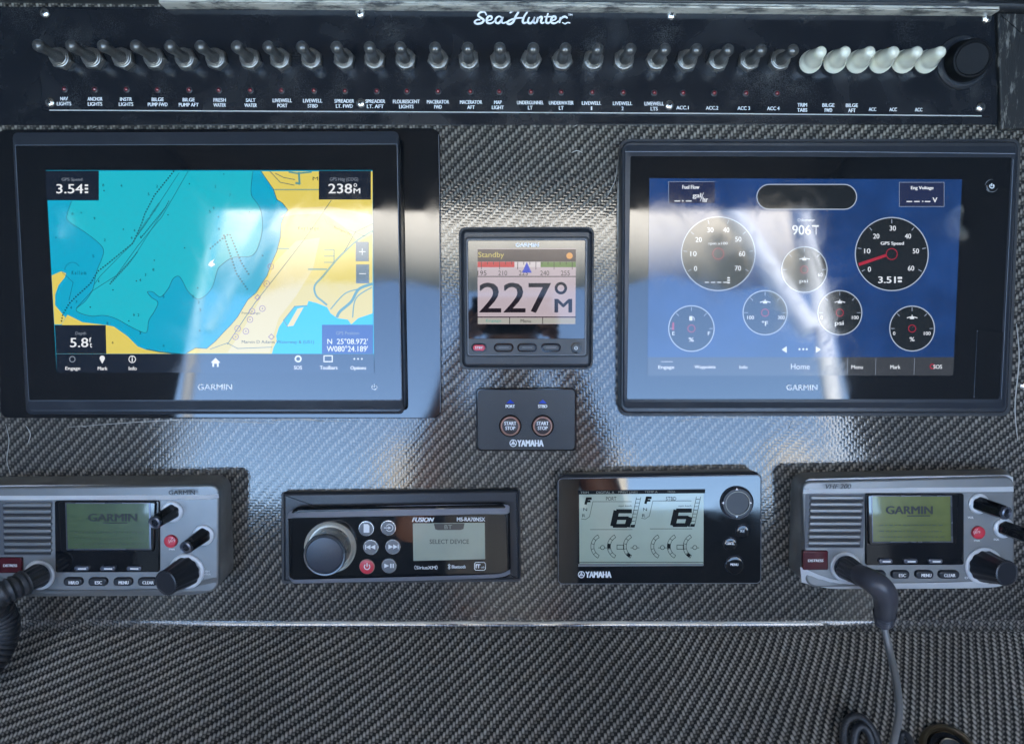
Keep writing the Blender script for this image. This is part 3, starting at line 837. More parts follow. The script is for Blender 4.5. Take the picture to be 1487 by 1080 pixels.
for b_ in ([(66.2, 248), (143.5, 248), (143.5, 291), (67.5, 291)], [(463, 248), (538.5, 248), (538.5, 290), (463, 290)], [(79.5, 472), (153.5, 472), (154.5, 513.4), (81.5, 513.4)]):
    G(cp, h).poly(b_).build('data_box', BOX, scr)
G(cp, h).poly([(81.5, 513.8), (542.8, 513.8), (543.5, 541), (82.5, 541)]).build('tool_bar', BOX, scr)
g = G(cp, h).rect(467.5, 471.5, 541.5, 513.5).build('position_box', em((20, 58, 140), 1), scr)
for b_ in ((516.5, 351, 535.5, 379.5), (517, 384, 536, 411.5)): G(cp, h).rect(*b_).build('zoom_key', em((95, 118, 140), 1), scr)
h += dh
g = G(cp, h)
g.text('3.54', 82, 267.5, 120.5, 281, bold=.015)
for y in (268, 273, 278): g.rect(123, y, 128, y + 2.6)
g.text('238', 477, 267, 511, 281, bold=.015); g.text('M', 513.5, 273.5, 523, 281, bold=.02); g.arc(516, 269, 2, 1, n=12)
g.text('5.8', 102, 490.5, 128, 504, bold=.015); g.text('f', 129.5, 490, 132.5, 496.5, bold=.02); g.text('t', 130.5, 498, 133.5, 504.5, bold=.02)
g.text("N  25°08.972'", 475.5, 491.5, 534, 499.5, bold=.01); g.text("W080°24.189'", 474.5, 502, 534, 510.5, bold=.01)
g.text('Engage', 95, 532.2, 116.5, 538.4, bold=.02); g.text('Mark', 142, 532.2, 156, 537.4, bold=.02); g.text('Info', 187, 532, 198.5, 537.4, bold=.02)
g.text('SOS', 427, 531, 438.5, 536.4, bold=.02); g.text('Toolbars', 464.5, 531, 490, 536.4, bold=.02); g.text('Options', 509, 531.5, 531.5, 538, bold=.02)
g.disc(148.5, 520, 3.8); g.poly([(145, 521.5), (152, 521.5), (148.5, 528)])
g.arc(192, 521.6, 4.8, 1.2, n=24); g.line([(192, 520.5), (192, 524.5)], 1.6); g.disc(192, 518.6, .9, 8)
g.arc(433, 521, 4, 2.2, n=24); g.line([(470.5, 516.5), (482.5, 516.5), (482.5, 525), (470.5, 525)], 1.5, True)
for x in (514.5, 520, 525.5): g.disc(x, 521, 1.3, 10)
g.poly([(306, 526.5), (313, 519.5), (320, 526.5), (317.5, 526.5), (317.5, 532.5), (315, 532.5), (315, 528), (311, 528), (311, 532.5), (308.5, 532.5), (308.5, 526.5)])
g.line([(521.5, 365.5), (530.5, 365.5)], 1.1); g.line([(526, 361), (526, 370)], 1.1); g.line([(522, 397.5), (531, 397.5)], 1.1)
g.build('screen_lettering', em((238, 240, 245), .95), scr)
g = G(cp, h)
g.text('GPS Speed', 89.5, 258.5, 119.5, 264); g.text('GPS Hdg (COG)', 479, 258, 520, 264.3); g.text('Depth', 109.5, 481.5, 125, 487.5); g.text('GPS Position', 488, 481, 521.5, 486)
g.arc(105, 521.5, 4, 1.2, n=16)
g.build('screen_captions', em((140, 150, 165), .9), scr)
g = G(cp, SH + .0004)
g.text('GARMIN', 287.5, 557.5, 337, 566, bold=.03); g.arc(543.5, 562, 3.6, 1.1, -50, 230, 16); g.line([(543.5, 557.5), (543.5, 562)], 1.1)
g.build('maker_lettering', WHITE_INK)

# ------------------------------------------------------------------ right gauge display
gd = T('gauge_display', 1185, 400, 'large display of round engine gauges on a blue screen, at the right', 'display')
slab(gd, 'gasket', [(899, 202), (1483, 202), (1467, 604), (897, 604)], 0, .0012, [14, 12, 12, 14], RUBBER, .0004)
slab(gd, 'housing', [(903, 205), (1480, 205), (1464, 600), (901, 600)], 0, SH - .002, [12, 10, 10, 12], SATIN_BLACK, .002)
frame_ring(gd, 'bezel', [(904.5, 205), (1479, 206), (1462, 598), (902.5, 598.5)], [(908, 220), (1474, 223), (1454, 584.5), (906.5, 583)], SH - .003, SH - .0004, 9, 4, BEZEL)
frame_ring(gd, 'inner_bezel', [(908, 220), (1474, 223), (1454, 584.5), (906.5, 583)], [(916, 227.5), (1468.5, 229.5), (1450, 579), (911, 579)], SH - .0004, SH, 4, 2, BEZEL)
slab(gd, 'front_glass', [(915.5, 227), (1469, 229), (1450.5, 579.5), (910.5, 579.5)], SH - .001, SH + .0001, 2, BLACK_GLASS, .0002)
slab(gd, 'card_door', [(1419, 480), (1457, 481), (1451.5, 577), (1414.5, 577)], SH, SH + .0005, 3, GLOSS_BLACK, .0002)
g = G(gd, SH + .0003)
g.line([(1471.5, 232), (1464, 380), (1454, 579)], .9); g.line([(908, 220.4), (1200, 220.4), (1474, 223.4)], 1.1); g.line([(1423, 480), (1419, 577)], .8); g.line([(1419.5, 480), (1414.5, 577)], .8)
g.build('glass_rim', pm('rim_line2', (.16, .18, .22), .3))
def blue_screen():
    m = em((24, 60, 116), 1).copy(); m.name = 'blue_screen_cloudy'; nt = m.node_tree; L = nt.links.new; b = nt.nodes['Principled BSDF']
    tc = node(nt, 'ShaderNodeTexCoord'); n = node(nt, 'ShaderNodeTexNoise'); n.inputs['Scale'].default_value = 26; n.inputs['Detail'].default_value = 6
    L(tc.outputs['Object'], n.inputs['Vector']); mr = node(nt, 'ShaderNodeMapRange'); mr.inputs[1].default_value = .3; mr.inputs[2].default_value = .7
    mr.inputs[3].default_value = .75 / GAIN; mr.inputs[4].default_value = 1.25 / GAIN; L(n.outputs['Fac'], mr.inputs[0]); L(mr.outputs[0], b.inputs['Emission Strength'])
    return m
h = SH + .0004
scr = G(gd, h).poly([(943, 259), (1397, 260.5), (1384, 545), (940, 545.5)]).build('screen', blue_screen())
h += dh
g = G(gd, h).poly([(940.5, 518.5), (1385.5, 518.5), (1384, 545), (940, 545.5)]).build('menu_bar', em((58, 62, 68), 1), scr)
for b_ in ((971, 264, 1038, 295), (1306, 265, 1371, 300)): G(gd, h).rect(*b_).build('data_box', em((34, 44, 78), 1), scr)
gauges = [(1043, 368.5, 53.5), (1295, 369, 53), (1168, 391.5, 33), (1111, 454, 32), (1219.5, 454, 32), (1004, 477, 33), (1324.5, 477, 32.5)]
g = G(gd, h)
for x, y, r in gauges: G(gd, h).disc(x, y, r, 48).build('gauge_face', em((25, 31, 36), 1), scr)
px0, px1, py0, py1 = 1099, 1244, 268, 304
pill = [(px1 - 18 + 18 * math.cos(R(a)), 286 + 18 * math.sin(R(a))) for a in range(-90, 91, 15)] + [(px0 + 18 - 18 * math.cos(R(a)), 286 - 18 * math.sin(R(a))) for a in range(-90, 91, 15)]
g.poly(pill)
g.build('message_bar', em((25, 31, 36), 1), scr)
h += dh
g = G(gd, h)
for x, y, r in gauges: G(gd, h).arc(x, y, r, 1.6, n=60).build('gauge_rim', em((165, 178, 200), .95), scr)
g.line(pill, 1.5, True)
g.line([(971, 264), (1038, 264)], .5); g.line([(971, 264), (971, 295)], .5); g.line([(1306, 265), (1371, 265), (1371, 300), (1306, 300)], .5, True)
for x in (1231, 1272, 1328): g.line([(x, 520), (x - .7, 544)], .4)
for cx_, cy_, r, arcs in ((1043, 368.5, 53.5, 8), (1295, 369, 53, 7)):
    for k in range(arcs):
        a = R(150 + 240 * k / (arcs - 1)); g.line([(cx_ + (r - 8) * math.cos(a), cy_ + (r - 8) * math.sin(a)), (cx_ + (r - 3) * math.cos(a), cy_ + (r - 3) * math.sin(a))], .9)
for x, y, r in gauges[2:]:
    for a in (180, 225, 270, 315, 360): g.line([(x + (r - 7) * math.cos(R(a)), y + (r - 7) * math.sin(R(a))), (x + (r - 2) * math.cos(R(a)), y + (r - 2) * math.sin(R(a)))], .8)
g.build('gauge_ticks', em((165, 178, 200), .95), scr)
g = G(gd, h)
for x, y, r in gauges: g.arc(x, y, 5.2 if r < 40 else 8, 1.2, n=24)
g.poly([(1287.5, 368.5), (1288, 372.5), (1247.5, 386.5), (1246.5, 382)])
g.arc(1354, 532, 3.2, 1.6, n=16); g.poly([(976.5, 468), (979, 468), (979, 479), (975.5, 479)])
g.build('gauge_needles', em((170, 40, 62), .95), scr)
g = G(gd, h + dh)
def num(t, x, y, s=3.6, b=.015): g.text(t, x - s * .62 * len(t), y - s, x + s * .62 * len(t), y + s, bold=b)
for t, x, y in [('0', 1010, 390), ('10', 1007, 368.5), ('20', 1014.5, 348), ('30', 1031.5, 334), ('40', 1054.5, 334), ('50', 1072, 347.5), ('60', 1077.5, 368.5), ('70', 1071.5, 389.5),
                ('0', 1262.5, 391), ('10', 1259.5, 364.5), ('20', 1272.5, 343), ('30', 1296.5, 331.5), ('40', 1318.5, 343), ('50', 1330, 364.5), ('60', 1323, 389.5)]: num(t, x, y)
for t, x, y in [('100', 1090, 461), ('300', 1134.5, 461), ('0', 1193, 461), ('100', 1242, 461), ('0', 1298.5, 484), ('100', 1346.5, 484), ('60', 1191, 399), ('E', 978, 484), ('F', 1029.5, 484)]: num(t, x, y, 2.6)
g.text('rpm x100', 1029, 351.5, 1056.5, 356.5, bold=.02); g.text('GPS Speed', 1279, 351, 1312.5, 357, bold=.03)
g.text('3.51', 1275.5, 401.5, 1300.5, 411, bold=.03); g.rect(1303.5, 402, 1310, 405); g.rect(1304, 407, 1309.5, 410)
g.text('906', 1150.5, 327, 1177, 341, bold=.02); g.text('T', 1181.5, 328, 1188.5, 341); g.rect(1179, 327, 1189, 329.2)
g.text('Odometer', 1158, 317.5, 1183.5, 321.8, bold=.02)
g.text('Fuel Flow', 991, 269, 1015.5, 274.5, bold=.035); g.text('gal', 1006, 280.5, 1018, 289, bold=.03); g.text('hr', 1020.5, 286, 1028, 293.5, bold=.03); g.line([(1017, 292), (1021.5, 280)], 1)
g.line([(980, 292), (987, 292)], 1.6); g.disc(991.5, 291.8, 1.1); g.line([(996.5, 292), (1004, 292)], 1.6)
g.text('Eng Voltage', 1323, 270.5, 1355.5, 276.5, bold=.035); g.text('V', 1354.5, 287, 1361, 294, bold=.03)
for x in (1317, 1328, 1343.5): g.line([(x, 292.8), (x + 7, 292.8)], 1.6)
g.disc(1340, 292.6, 1)
for x in (1024, 1033, 1042, 1050.5): g.line([(x, 410), (x + 5, 410)], 1.3)
for y in (402.5, 406, 409.5): g.rect(1056, y, 1060, y + 2)
g.text('psi', 1161, 405.5, 1173, 412, bold=.02); g.text('°F', 1106.5, 466, 1115, 473, bold=.02); g.text('psi', 1212.5, 466, 1225, 474, bold=.03)
g.text('%', 1000, 490, 1007.5, 496, bold=.02); g.text('%', 1321, 489.5, 1328, 495.5, bold=.02)
g.rect(1001, 459, 1005.5, 465.5); g.line([(1006.5, 460), (1008, 462), (1008, 465)], .9)
for x, y in ((1168, 376), (1111, 438.5), (1219.5, 438.5), (1324.5, 461)):
    g.line([(x - 7, y + .5), (x - 3.5, y - .5)], 1.3); g.rect(x - 3, y - 1.5, x + 3, y + 2.2); g.line([(x + 3.5, y - .5), (x + 7.5, y + .5)], 1.3); g.line([(x, y - 3.5), (x, y)], 1.2)
g.text('Engage', 956, 530.5, 979, 536.8, bold=.02); g.text('Waypoints', 1008.5, 530.3, 1039, 536.3, bold=.02); g.text('Info', 1074, 530.5, 1085.5, 535.3, bold=.02)
g.text('Home', 1148.5, 528, 1176, 536.2); g.text('Menu', 1236.5, 530, 1253, 535.5, bold=.02); g.text('Mark', 1293, 530, 1307.5, 535.5, bold=.02); g.text('SOS', 1355 + .5, 529.5, 1368, 535.3, bold=.02)
g.poly([(1135, 507.5), (1142.5, 502.5), (1142.5, 512.5)]); g.poly([(1184.5, 502.5), (1192, 507.5), (1184.5, 512.5)])
for x in (1161, 1166.5, 1171.5): g.disc(x, 507, 1.6, 8)
g.line([(960, 525), (977, 525)], .6)
g.build('screen_lettering', em((226, 232, 242), .95), scr)
g = G(gd, SH + .0004)
g.text('GARMIN', 1142, 558.5, 1187, 566.5, bold=.03); g.build('maker_lettering', WHITE_INK)
o = button(gd, 'power_button', 1440, 270, 8.5, SH, SH + .0012, GLOSS_BLACK)
g = G(gd, SH + .0016); power_icon(g, 1440.3, 270.5, 3.0, 1.4); g.build('power_symbol', WHITE_INK, o)
g = G(gd, SH + .0004); g.arc(1440, 270, 9, .9, 20, 150, 14); g.arc(1440, 270, 9, .9, 190, 350, 14); g.build('button_ring', GREY_INK)

# ------------------------------------------------------------------ autopilot head
ap = T('autopilot_display', 765, 433, 'small square autopilot display reading 227 degrees in the centre', 'autopilot')
AH = .017
slab(ap, 'gasket', [(666, 330), (863, 329.5), (861, 536.5), (668, 536.5)], 0, .0010, 10, RUBBER, .0004)
slab(ap, 'housing', [(668.5, 332), (861.5, 331.5), (859.5, 534), (670.5, 534)], 0, AH - .004, [9, 9, 9, 9], SATIN_BLACK, .004)
slab(ap, 'front_frame', [(675, 344), (855.5, 343.5), (853.5, 518), (677, 518)], AH - .005, AH, 5, SLATE, .0015)
frame_ring(ap, 'frame_line', [(677.5, 347.5), (852, 347), (850.5, 516), (679.5, 516)], [(678.5, 348.5), (851, 348), (849.5, 515), (680.5, 515)], AH + .0003, AH + .0003, 3, 3, pm('line_grey', (.14, .15, .17), .3))
slab(ap, 'front_glass', [(679.5, 349.5), (850, 349), (849, 492), (680.5, 492)], AH, AH + .0004, 2, BLACK_GLASS, .0002)
h = AH + .0005
scr = G(ap, h).poly([(693.3, 361.5), (836.5, 361), (835.5, 470.5), (693.8, 470.5)]).build('screen', em((206, 190, 198), .8, ior=1.42))
h += dh
G(ap, h).rect(693.5, 362, 836.3, 380).build('status_bar', em((66, 50, 52), .8, ior=1.42), scr)
G(ap, h).rect(693.5, 380.2, 747, 388).build('port_band', em((205, 48, 52), .8, ior=1.42), scr)
G(ap, h).rect(747, 380.2, 785, 388).build('centre_band', em((226, 216, 220), .8, ior=1.42), scr)
G(ap, h).rect(785, 380.2, 836.2, 388).build('starboard_band', em((108, 140, 72), .8, ior=1.42), scr)
G(ap, h).rect(694, 462, 835.6, 470).build('menu_bar', em((190, 188, 180), .8, ior=1.42), scr)
h += dh
g = G(ap, h); g.text('227', 696.5, 410.5, 799.5, 454, bold=.012); g.text('M', 806, 434, 830, 453.5, bold=.03); g.arc(814.5, 418.5, 7, 4, n=32)
g.line([(693.5, 401.5), (836, 401.5)], 1.2); g.line([(693.5, 460.5), (836, 460.5)], 1.6)
for x in (740, 788): g.line([(x, 461), (x, 470)], 1)
for k in range(16):
    x = 699 + k * 8.8; big = k % 3 == 0; g.line([(x, 380.5), (x, 391 if big else 384)], .9)
for t, x in (('195', 700), ('210', 730), ('225', 760), ('240', 791), ('255', 821)): g.text(t, x - 6.5, 393, x + 6.5, 400)
g.text('Menu', 756, 463.5, 771, 468.5)
g.build('heading_lettering', em((34, 26, 34), .9, ior=1.42), scr)
g = G(ap, h).text('Standby', 694.5, 366, 732, 376).build('status_lettering', em((206, 190, 90), .9, ior=1.42), scr)
g = G(ap, h + dh).poly([(765, 380.5), (772, 396), (758, 396)]).build('heading_pointer', em((38, 62, 190), 1, ior=1.42), scr)
g = G(ap, h).text('Engage', 706, 463.5, 728, 468.5).build('engage_lettering', em((90, 160, 150), 1, ior=1.42), scr)
g = G(ap, h).disc(827, 371.5, 4.6).build('status_dot', em((214, 150, 70), 1, ior=1.42), scr)
g = G(ap, AH + .0005).text('GARMIN', 749, 353, 782, 358.5, bold=.03).build('maker_lettering', WHITE_INK)
for x, mt, hw in ((695.5, RED_BTN, 10), (731.5, SLATE, 13.5), (765.5, SLATE, 13.5), (800, SLATE, 13.5)):
    b = slab(ap, 'button_recess', (x - hw - 1, 498.2, x + hw + 1, 511.2), AH, AH + .0006, 6, GLOSS_BLACK, .0003)
    slab(ap, 'button', (x - hw + 1.2, 500.3, x + hw - 1.2, 509.3), AH, AH + .0022, 4.2, mt, .0009, parent=b)
    if mt is SLATE: G(ap, AH + .0024).line([(x - 7, 504.5), (x + 7, 504.5)], 1.1).build('button_mark', GREY_INK, b)
    else: G(ap, AH + .0024).text('STBY', x - 5.5, 503, x + 5.5, 506.4, bold=.02).build('button_mark', WHITE_INK, b)
b = button(ap, 'button_recess', 836.5, 505, 8.2, AH, AH + .0007, GLOSS_BLACK)
b = button(ap, 'power_button', 836.5, 505, 6.6, AH, AH + .002, SLATE)
g = G(ap, AH + .0024); power_icon(g, 836.5, 505.3, 2.2, .9); g.build('power_symbol', WHITE_INK, b)

# ------------------------------------------------------------------ start / stop panel
st = T('start_stop_panel', 764, 609, 'small dark plate with two round START STOP buttons below the autopilot display', 'button panel')
slab(st, 'plate', [(691, 563.5), (837.5, 563), (837.5, 655), (691.5, 655)], 0, .0045, 7, GLOSS_BLACK, .001)
slab(st, 'face_label', [(693.5, 566), (835, 565.5), (834.5, 652.5), (694, 652.5)], .004, .0048, 6, pm('slate_label', (.022, .023, .025), .33, smudge=.15, dust=.12, bump=.1), .0002)
for x in (741, 788):
    p, q = out_axis(st, x, 618, .0048)
    o = lathe(MB(), p, q, [(0, .0103), (.0016, .0103), (.0026, .0094), (.0026, .0086), (.0018, .0082)], 36).build('button_rim', COPPER, st.o, 30)
    torus(MB(), p + Vector((0, -.0012, 0)), Vector((0, -1, 0)), .0108, .0006, 36, 6).build('rim_ring', GLOSS_BLACK, o)
    lathe(MB(), p, q, [(.0005, .0082), (.0030, .0080), (.0034, .0074), (.0035, .0004)], 30).build('button', pm('button_brown', (.055, .040, .040), .4, dust=.2), st.o, 40)
    g = G(st, .0085); g.text('START', x - 8.6, 611.8, x + 8.6, 617, bold=.03); g.text('STOP', x - 7, 618.8, x + 7, 624, bold=.03); g.build('lettering', WHITE_INK)
    g = G(st, .0050); g.poly([(x - 6, 585.5), (x, 580), (x + 6, 585.5)]); g.build('indicator_lens', BLUE_LENS)
g = G(st, .0050); g.text('PORT', 734.5, 587.5, 747.5, 592, bold=.04); g.text('STBD', 781.5, 587.5, 794.5, 592, bold=.04)
g.text('YAMAHA', 751.5, 638.5, 789, 648, bold=.045); badge(g, 745.3, 643.2, 5.4); g.build('maker_lettering', WHITE_INK)

# ------------------------------------------------------------------ stereo
fu = T('stereo', 583, 780, 'black and silver boat stereo with a big volume knob and SELECT DEVICE screen', 'stereo')
FH = .018
slab(fu, 'gasket', [(408.5, 714), (755.5, 709.5), (756.5, 844), (409, 847)], 0, .0010, 4, RUBBER, .0004)
slab(fu, 'flange', [(410.5, 715.5), (753.5, 711.5), (754.5, 842), (411, 845)], 0, .009, 3, SATIN_BLACK, .003)
TRIM = pm('trim_grey', (.26, .27, .31), .32, metal=.35, dust=.05)
slab(fu, 'body', [(417, 737), (740, 731.5), (742, 840), (419, 845)], .011, FH, [18, 12, 10, 12], GLOSS_BLACK, .003)
def band(th, name, top, bot, h0, h1, mat):
    """ribbon between two pixel polylines; upper edge at h0, lower at h1, with a thickness"""
    vs = []; n = len(top)
    for (x, y) in top: vs.append(th.L(x, y, h0))
    for (x, y) in bot: vs.append(th.L(x, y, h1))
    for (x, y) in bot: vs.append(th.L(x, y + .6, h1 - .0015))
    fs = []
    for i in range(n - 1): fs += [(i, i + 1, n + i + 1, n + i), (n + i, n + i + 1, 2 * n + i + 1, 2 * n + i)]
    return MB().add(vs, fs).build(name, mat, th.o, 50)
band(fu, 'top_trim', sm2([(417, 747), (422, 742), (437, 738.5), (500, 736), (600, 733.5), (700, 732), (733, 732), (740, 735)]),
     sm2([(417, 752), (424, 751.5), (437, 751), (500, 750), (600, 748), (700, 746), (732, 746), (740, 743)]), .0165, FH + .0022, TRIM)
band(fu, 'bottom_trim', sm2([(419, 835), (424, 840), (437, 841), (500, 839.5), (600, 837), (700, 834), (728, 832), (741, 826)]),
     sm2([(420, 839), (426, 845), (438, 846), (500, 844.5), (600, 842), (700, 839), (730, 837), (741, 832)]), FH + .002, FH + .0002, TRIM)
slab(fu, 'faceplate', [(424, 750.5), (735, 745.5), (738, 832), (424, 839)], FH, FH + .0008, 6, BLACK_GLASS, .0006)
FF = FH + .0008
p, q = out_axis(fu, 480, 794, FF)
o = lathe(MB(), p, q, [(0, .0262), (.0022, .0262), (.0034, .0250), (.0030, .0236), (.0012, .0228)], 56).build('knob_surround', pm('champagne_ring', (.66, .63, .54), .3, metal=.35), fu.o, 35)
c1 = fu.L(471, 806.5, .044); ax = (c1 - p).normalized(); kb = p
Lk = (c1 - kb).length
kn = lathe(MB(), kb, c1, [(0, .0212), (.004, .0208), (Lk - .006, .0204), (Lk - .003, .0209), (Lk - .0008, .0206), (Lk, .0198), (Lk - .0002, .0186), (Lk - .0012, .0182)], 56, cap1=False).build('volume_knob', pm('knob_grey', (.13, .14, .15), .26, metal=.55, smudge=.12, dust=.25), fu.o, 35)
lathe(MB(), kb, c1, [(Lk - .0016, .0183), (Lk - .0006, .0178), (Lk - .0002, .0150), (Lk - .0001, .0003)], 48).build('knob_cap', pm('knob_cap_dark', (.030, .036, .052), .3, dust=.35, smudge=.15, bump=.15), kn, 50)
icons = [(532, 767, 'list'), (564, 766, 'src'), (538.5, 794, 'prev'), (570.5, 793.5, 'next'), (533, 822, 'pwr'), (565, 821, 'play')]
for x, y, k in icons:
    b = button(fu, 'button', x, y, 10.6, FF, FF + .0018, RED_BTN if k == 'pwr' else pm('button_grey', (.16, .165, .175), .4, bump=.2, dust=.2))
    p_, q_ = out_axis(fu, x, y, FF + .0006)
    torus(MB(), p_, Vector((0, -1, 0)), .0073, .0006, 28, 6).build('button_rim', CHROME if k != 'pwr' else COPPER, b)
    g = G(fu, FF + .0022)
    if k == 'list': g.poly([(528, 760.5), (534, 760.5), (536.5, 763), (536.5, 773), (528, 773)])
    if k == 'src': g.arc(565.5, 766, 5, 1.1, -150, 150, 20); g.line([(558, 766), (565, 766)], 1.2); g.poly([(564, 763.6), (568, 766), (564, 768.4)])
    if k == 'prev': g.poly([(531.5, 794), (538, 790.5), (538, 797.5)]); g.poly([(538, 794), (545, 790.5), (545, 797.5)]); g.line([(531, 791), (531, 797)], 1.2)
    if k == 'next': g.poly([(564, 790), (571, 793.5), (564, 797)]); g.poly([(571, 790), (577.5, 793.5), (571, 797)]); g.line([(578.3, 790.5), (578.3, 796.5)], 1.2)
    if k == 'pwr': power_icon(g, 533, 822.4, 4, 1.3)
    if k == 'play': g.poly([(558, 817.8), (565, 821), (558, 824.5)]); g.rect(566.5, 818, 568.6, 824.2); g.rect(570, 818, 572, 824.2)
    g.build('button_symbol', WHITE_INK, b)
scr = slab(fu, 'screen', [(599.3, 759.5), (704, 758.5), (704.5, 811.5), (600.2, 814)], FF, FF + .0003, 1, LCD_GREY, .0001)
g = G(fu, FF + .0005)
g.poly([(630, 760), (674.5, 759.6), (673, 767.5), (669, 769), (636, 769.3), (632, 768)])
g.build('screen_tab', pm('lcd_brown', (.07, .058, .045), .4, coat=1), scr)
g = G(fu, FF + .0007).text('BT', 645.5, 761.8, 656.5, 767.5, bold=.0).build('tab_lettering', pm('lcd_light_text', (.3, .3, .24), .4), scr)
g = G(fu, FF + .0006); g.text('SELECT DEVICE', 624, 782.8, 681, 789.2); g.build('screen_lettering', DARK_INK, scr)
g = G(fu, FF + .0003)
g.text('FUSION', 598.7, 751, 630, 757.3, bold=.05, shear=.3); g.text('MS-RA70NSX', 663.7, 750.8, 704.3, 756.4, bold=.03)
g.text('SiriusXM', 604.5, 821.3, 632.5, 826, bold=.02); g.arc(605, 823.5, 3, .8, 110, 250, 8); g.arc(632, 823.5, 3, .8, -70, 70, 8)
g.text('Bluetooth', 656, 820, 676, 824.8, bold=.02); g.line([(650.5, 820), (654, 824), (652, 826), (652, 818.5), (654, 820.5), (650.5, 824.5)], .8)
o1 = [(689, 818), (691, 816), (703, 816), (705, 818), (705, 825.5), (703, 827.5), (691, 827.5), (689, 825.5)]
g.line(o1, .9, True); g.text('rr', 691, 818.5, 697.5, 824.5, bold=.04); g.text('usb', 698.5, 821.5, 703.5, 824.5)
g.build('face_lettering', WHITE_INK)

# ------------------------------------------------------------------ engine gauge
yg = T('engine_gauge', 958, 768, 'black engine gauge with two big 6 digits on a pale LCD', 'engine gauge')
YH = .022
slab(yg, 'body', [(812, 690), (1104, 685), (1104, 846), (812, 848)], 0, YH - .002, 8, SATIN_BLACK, .002, back=[(818, 686), (1092, 680), (1092, 838), (818, 840)])
slab(yg, 'front_frame', [(809, 693.5), (1106.5, 688), (1106, 847.5), (809.5, 848.5)], YH - .004, YH, 7, GLOSS_BLACK, .0012)
slab(yg, 'front_glass', [(811, 695.5), (1104.5, 690), (1104, 845.5), (811.5, 846.5)], YH - .001, YH + .0003, 6, BLACK_GLASS, .0002)
frame_ring(yg, 'frame_line', [(809.8, 694.2), (1105.8, 688.8), (1105.2, 846.8), (810.2, 847.8)], [(810.7, 695.2), (1104.9, 689.8), (1104.3, 845.8), (811.1, 846.8)], YH + .0002, YH + .0003, 7, 6, pm('line_grey', (.14, .15, .17), .3))
h = YH + .0004
scr = slab(yg, 'screen', [(841, 717.5), (1022, 715.5), (1021.5, 818), (841.5, 818)], YH, h, 1, LCD_PALE, .0001)
LCD_K = pm('lcd_segment', (.006, .008, .008), .4, ior=1.2)
g = G(yg, h + .0002); g.poly([(839.5, 712), (1024, 710), (1024, 715.8), (839.5, 717.6)])
K_ = [('N', 0)]
for X in (0, 87):
    P = lambda pts: [(x + X, y - X * .012) for x, y in pts]
    # gear letter
    g.line(P([(850.5, 731), (852.5, 723.5), (858, 723.5)]), 3.6); g.line(P([(851.5, 727.5), (856.5, 727.5)]), 3)
    # digit six: slanted seven-segment strokes
    g.line(P([(915.5, 742), (897, 742)]), 6); g.line(P([(894.6, 744), (890.8, 761)]), 8.4)
    g.line(P([(892, 763), (909, 763)]), 5.6); g.line(P([(897, 752), (911, 752)]), 5.2); g.line(P([(913.6, 753.5), (911.3, 762)]), 8)
    g.poly(P([(916, 761.5), (922.5, 761.5), (921.5, 765.5), (915, 765.5)]))
    g.text('PORT' if X == 0 else 'STBD', 880 + X, 721, 895 + X, 726.5)
    # arc gauges
    for k, (cx_, cy_) in enumerate(((876, 795), (900, 795), (923, 795))):
        cx_ += X; a0, a1 = 118, 242
        g.arc(cx_ + 1, cy_ - 2, 19, .7, a0, a1, 16); g.arc(cx_ + 1, cy_ - 2, 14.6, .7, a0, a1, 16)
        for j in range(6):
            a = R(a0 + (a1 - a0) * j / 5); g.line([(cx_ + 1 + 14.6 * math.cos(a), cy_ - 2 + 14.6 * math.sin(a)), (cx_ + 1 + 19 * math.cos(a), cy_ - 2 + 19 * math.sin(a))], .7)
        if k == 1: g.arc(cx_ + 1, cy_ - 2, 16.8, 4.4, 170, 192, 5)
        if k == 2: g.arc(cx_ + 1, cy_ - 2, 16.8, 4.4, 122, 140, 5)
        if k == 1: g.line([(cx_ - 4, 791), (cx_ + 6, 791), (cx_ + 6, 797), (cx_ - 4, 797)], .8, True)
        else: g.arc(cx_ - 1, 794.5, 3, .8, n=12); g.line([(cx_ - 7, 795), (cx_ - 4, 795)], .8); g.line([(cx_ + 2, 795), (cx_ + 5, 795)], .8)
    for j in range(7):
        y0 = 724.5 + j * 5.3; x0 = 926.5 + X - j * 1.25; g.line([(x0 - 2.8, y0), (x0 + 2.8, y0)], .7)
    g.line(P([(930.5, 722), (921.8, 763)]), .7); g.line(P([(924.3, 722), (916.5, 760)]), .7)
    g.line(P([(857, 768.5), (918, 768.5)]), .6); g.text('mph km/h', 898 + X, 733, 917 + X, 736, shear=.2)
    g.line(P([(861, 728), (917, 728)]), .6); g.line(P([(861, 728), (856, 750), (850, 754), (844.5, 753)]), .6)
    g.text('N', 847 + X, 737, 852.5 + X, 741.5); g.text('R', 845.5 + X, 746, 850 + X, 750.5)
g.line([(841, 815.8), (1021, 815.8)], .8)
g.build('lcd_segments', LCD_K, scr)
g = G(yg, h + .0004)
for t, x0, x1 in (('TRIM', 843, 855), ('TROLL', 969, 981), ('MAINT LINKS', 898, 926), ('TEMP A', 936, 955)): g.text(t, x0, 713.3 - (x0 - 840) * .01, x1, 716.2 - (x0 - 840) * .01)
g.text('DIGITAL A', 866, 713, 892, 716.3)
g.build('tab_lettering', pm('lcd_light_text', (.3, .3, .24), .4), scr)
G(yg, YH + .0005).poly([(840, 818.4), (1022, 818.4), (1021, 821.2), (839.5, 822.2)]).build('screen_sill', pm('sill_grey', (.20, .205, .20), .3, bump=.4, bscale=200))
g = G(yg, YH + .0004); g.text('YAMAHA', 850.5, 829.3, 887.5, 838.2, bold=.045); badge(g, 844.3, 833.8, 5.0); g.build('maker_lettering', WHITE_INK)
p, q = out_axis(yg, 1069.5, 729, YH)
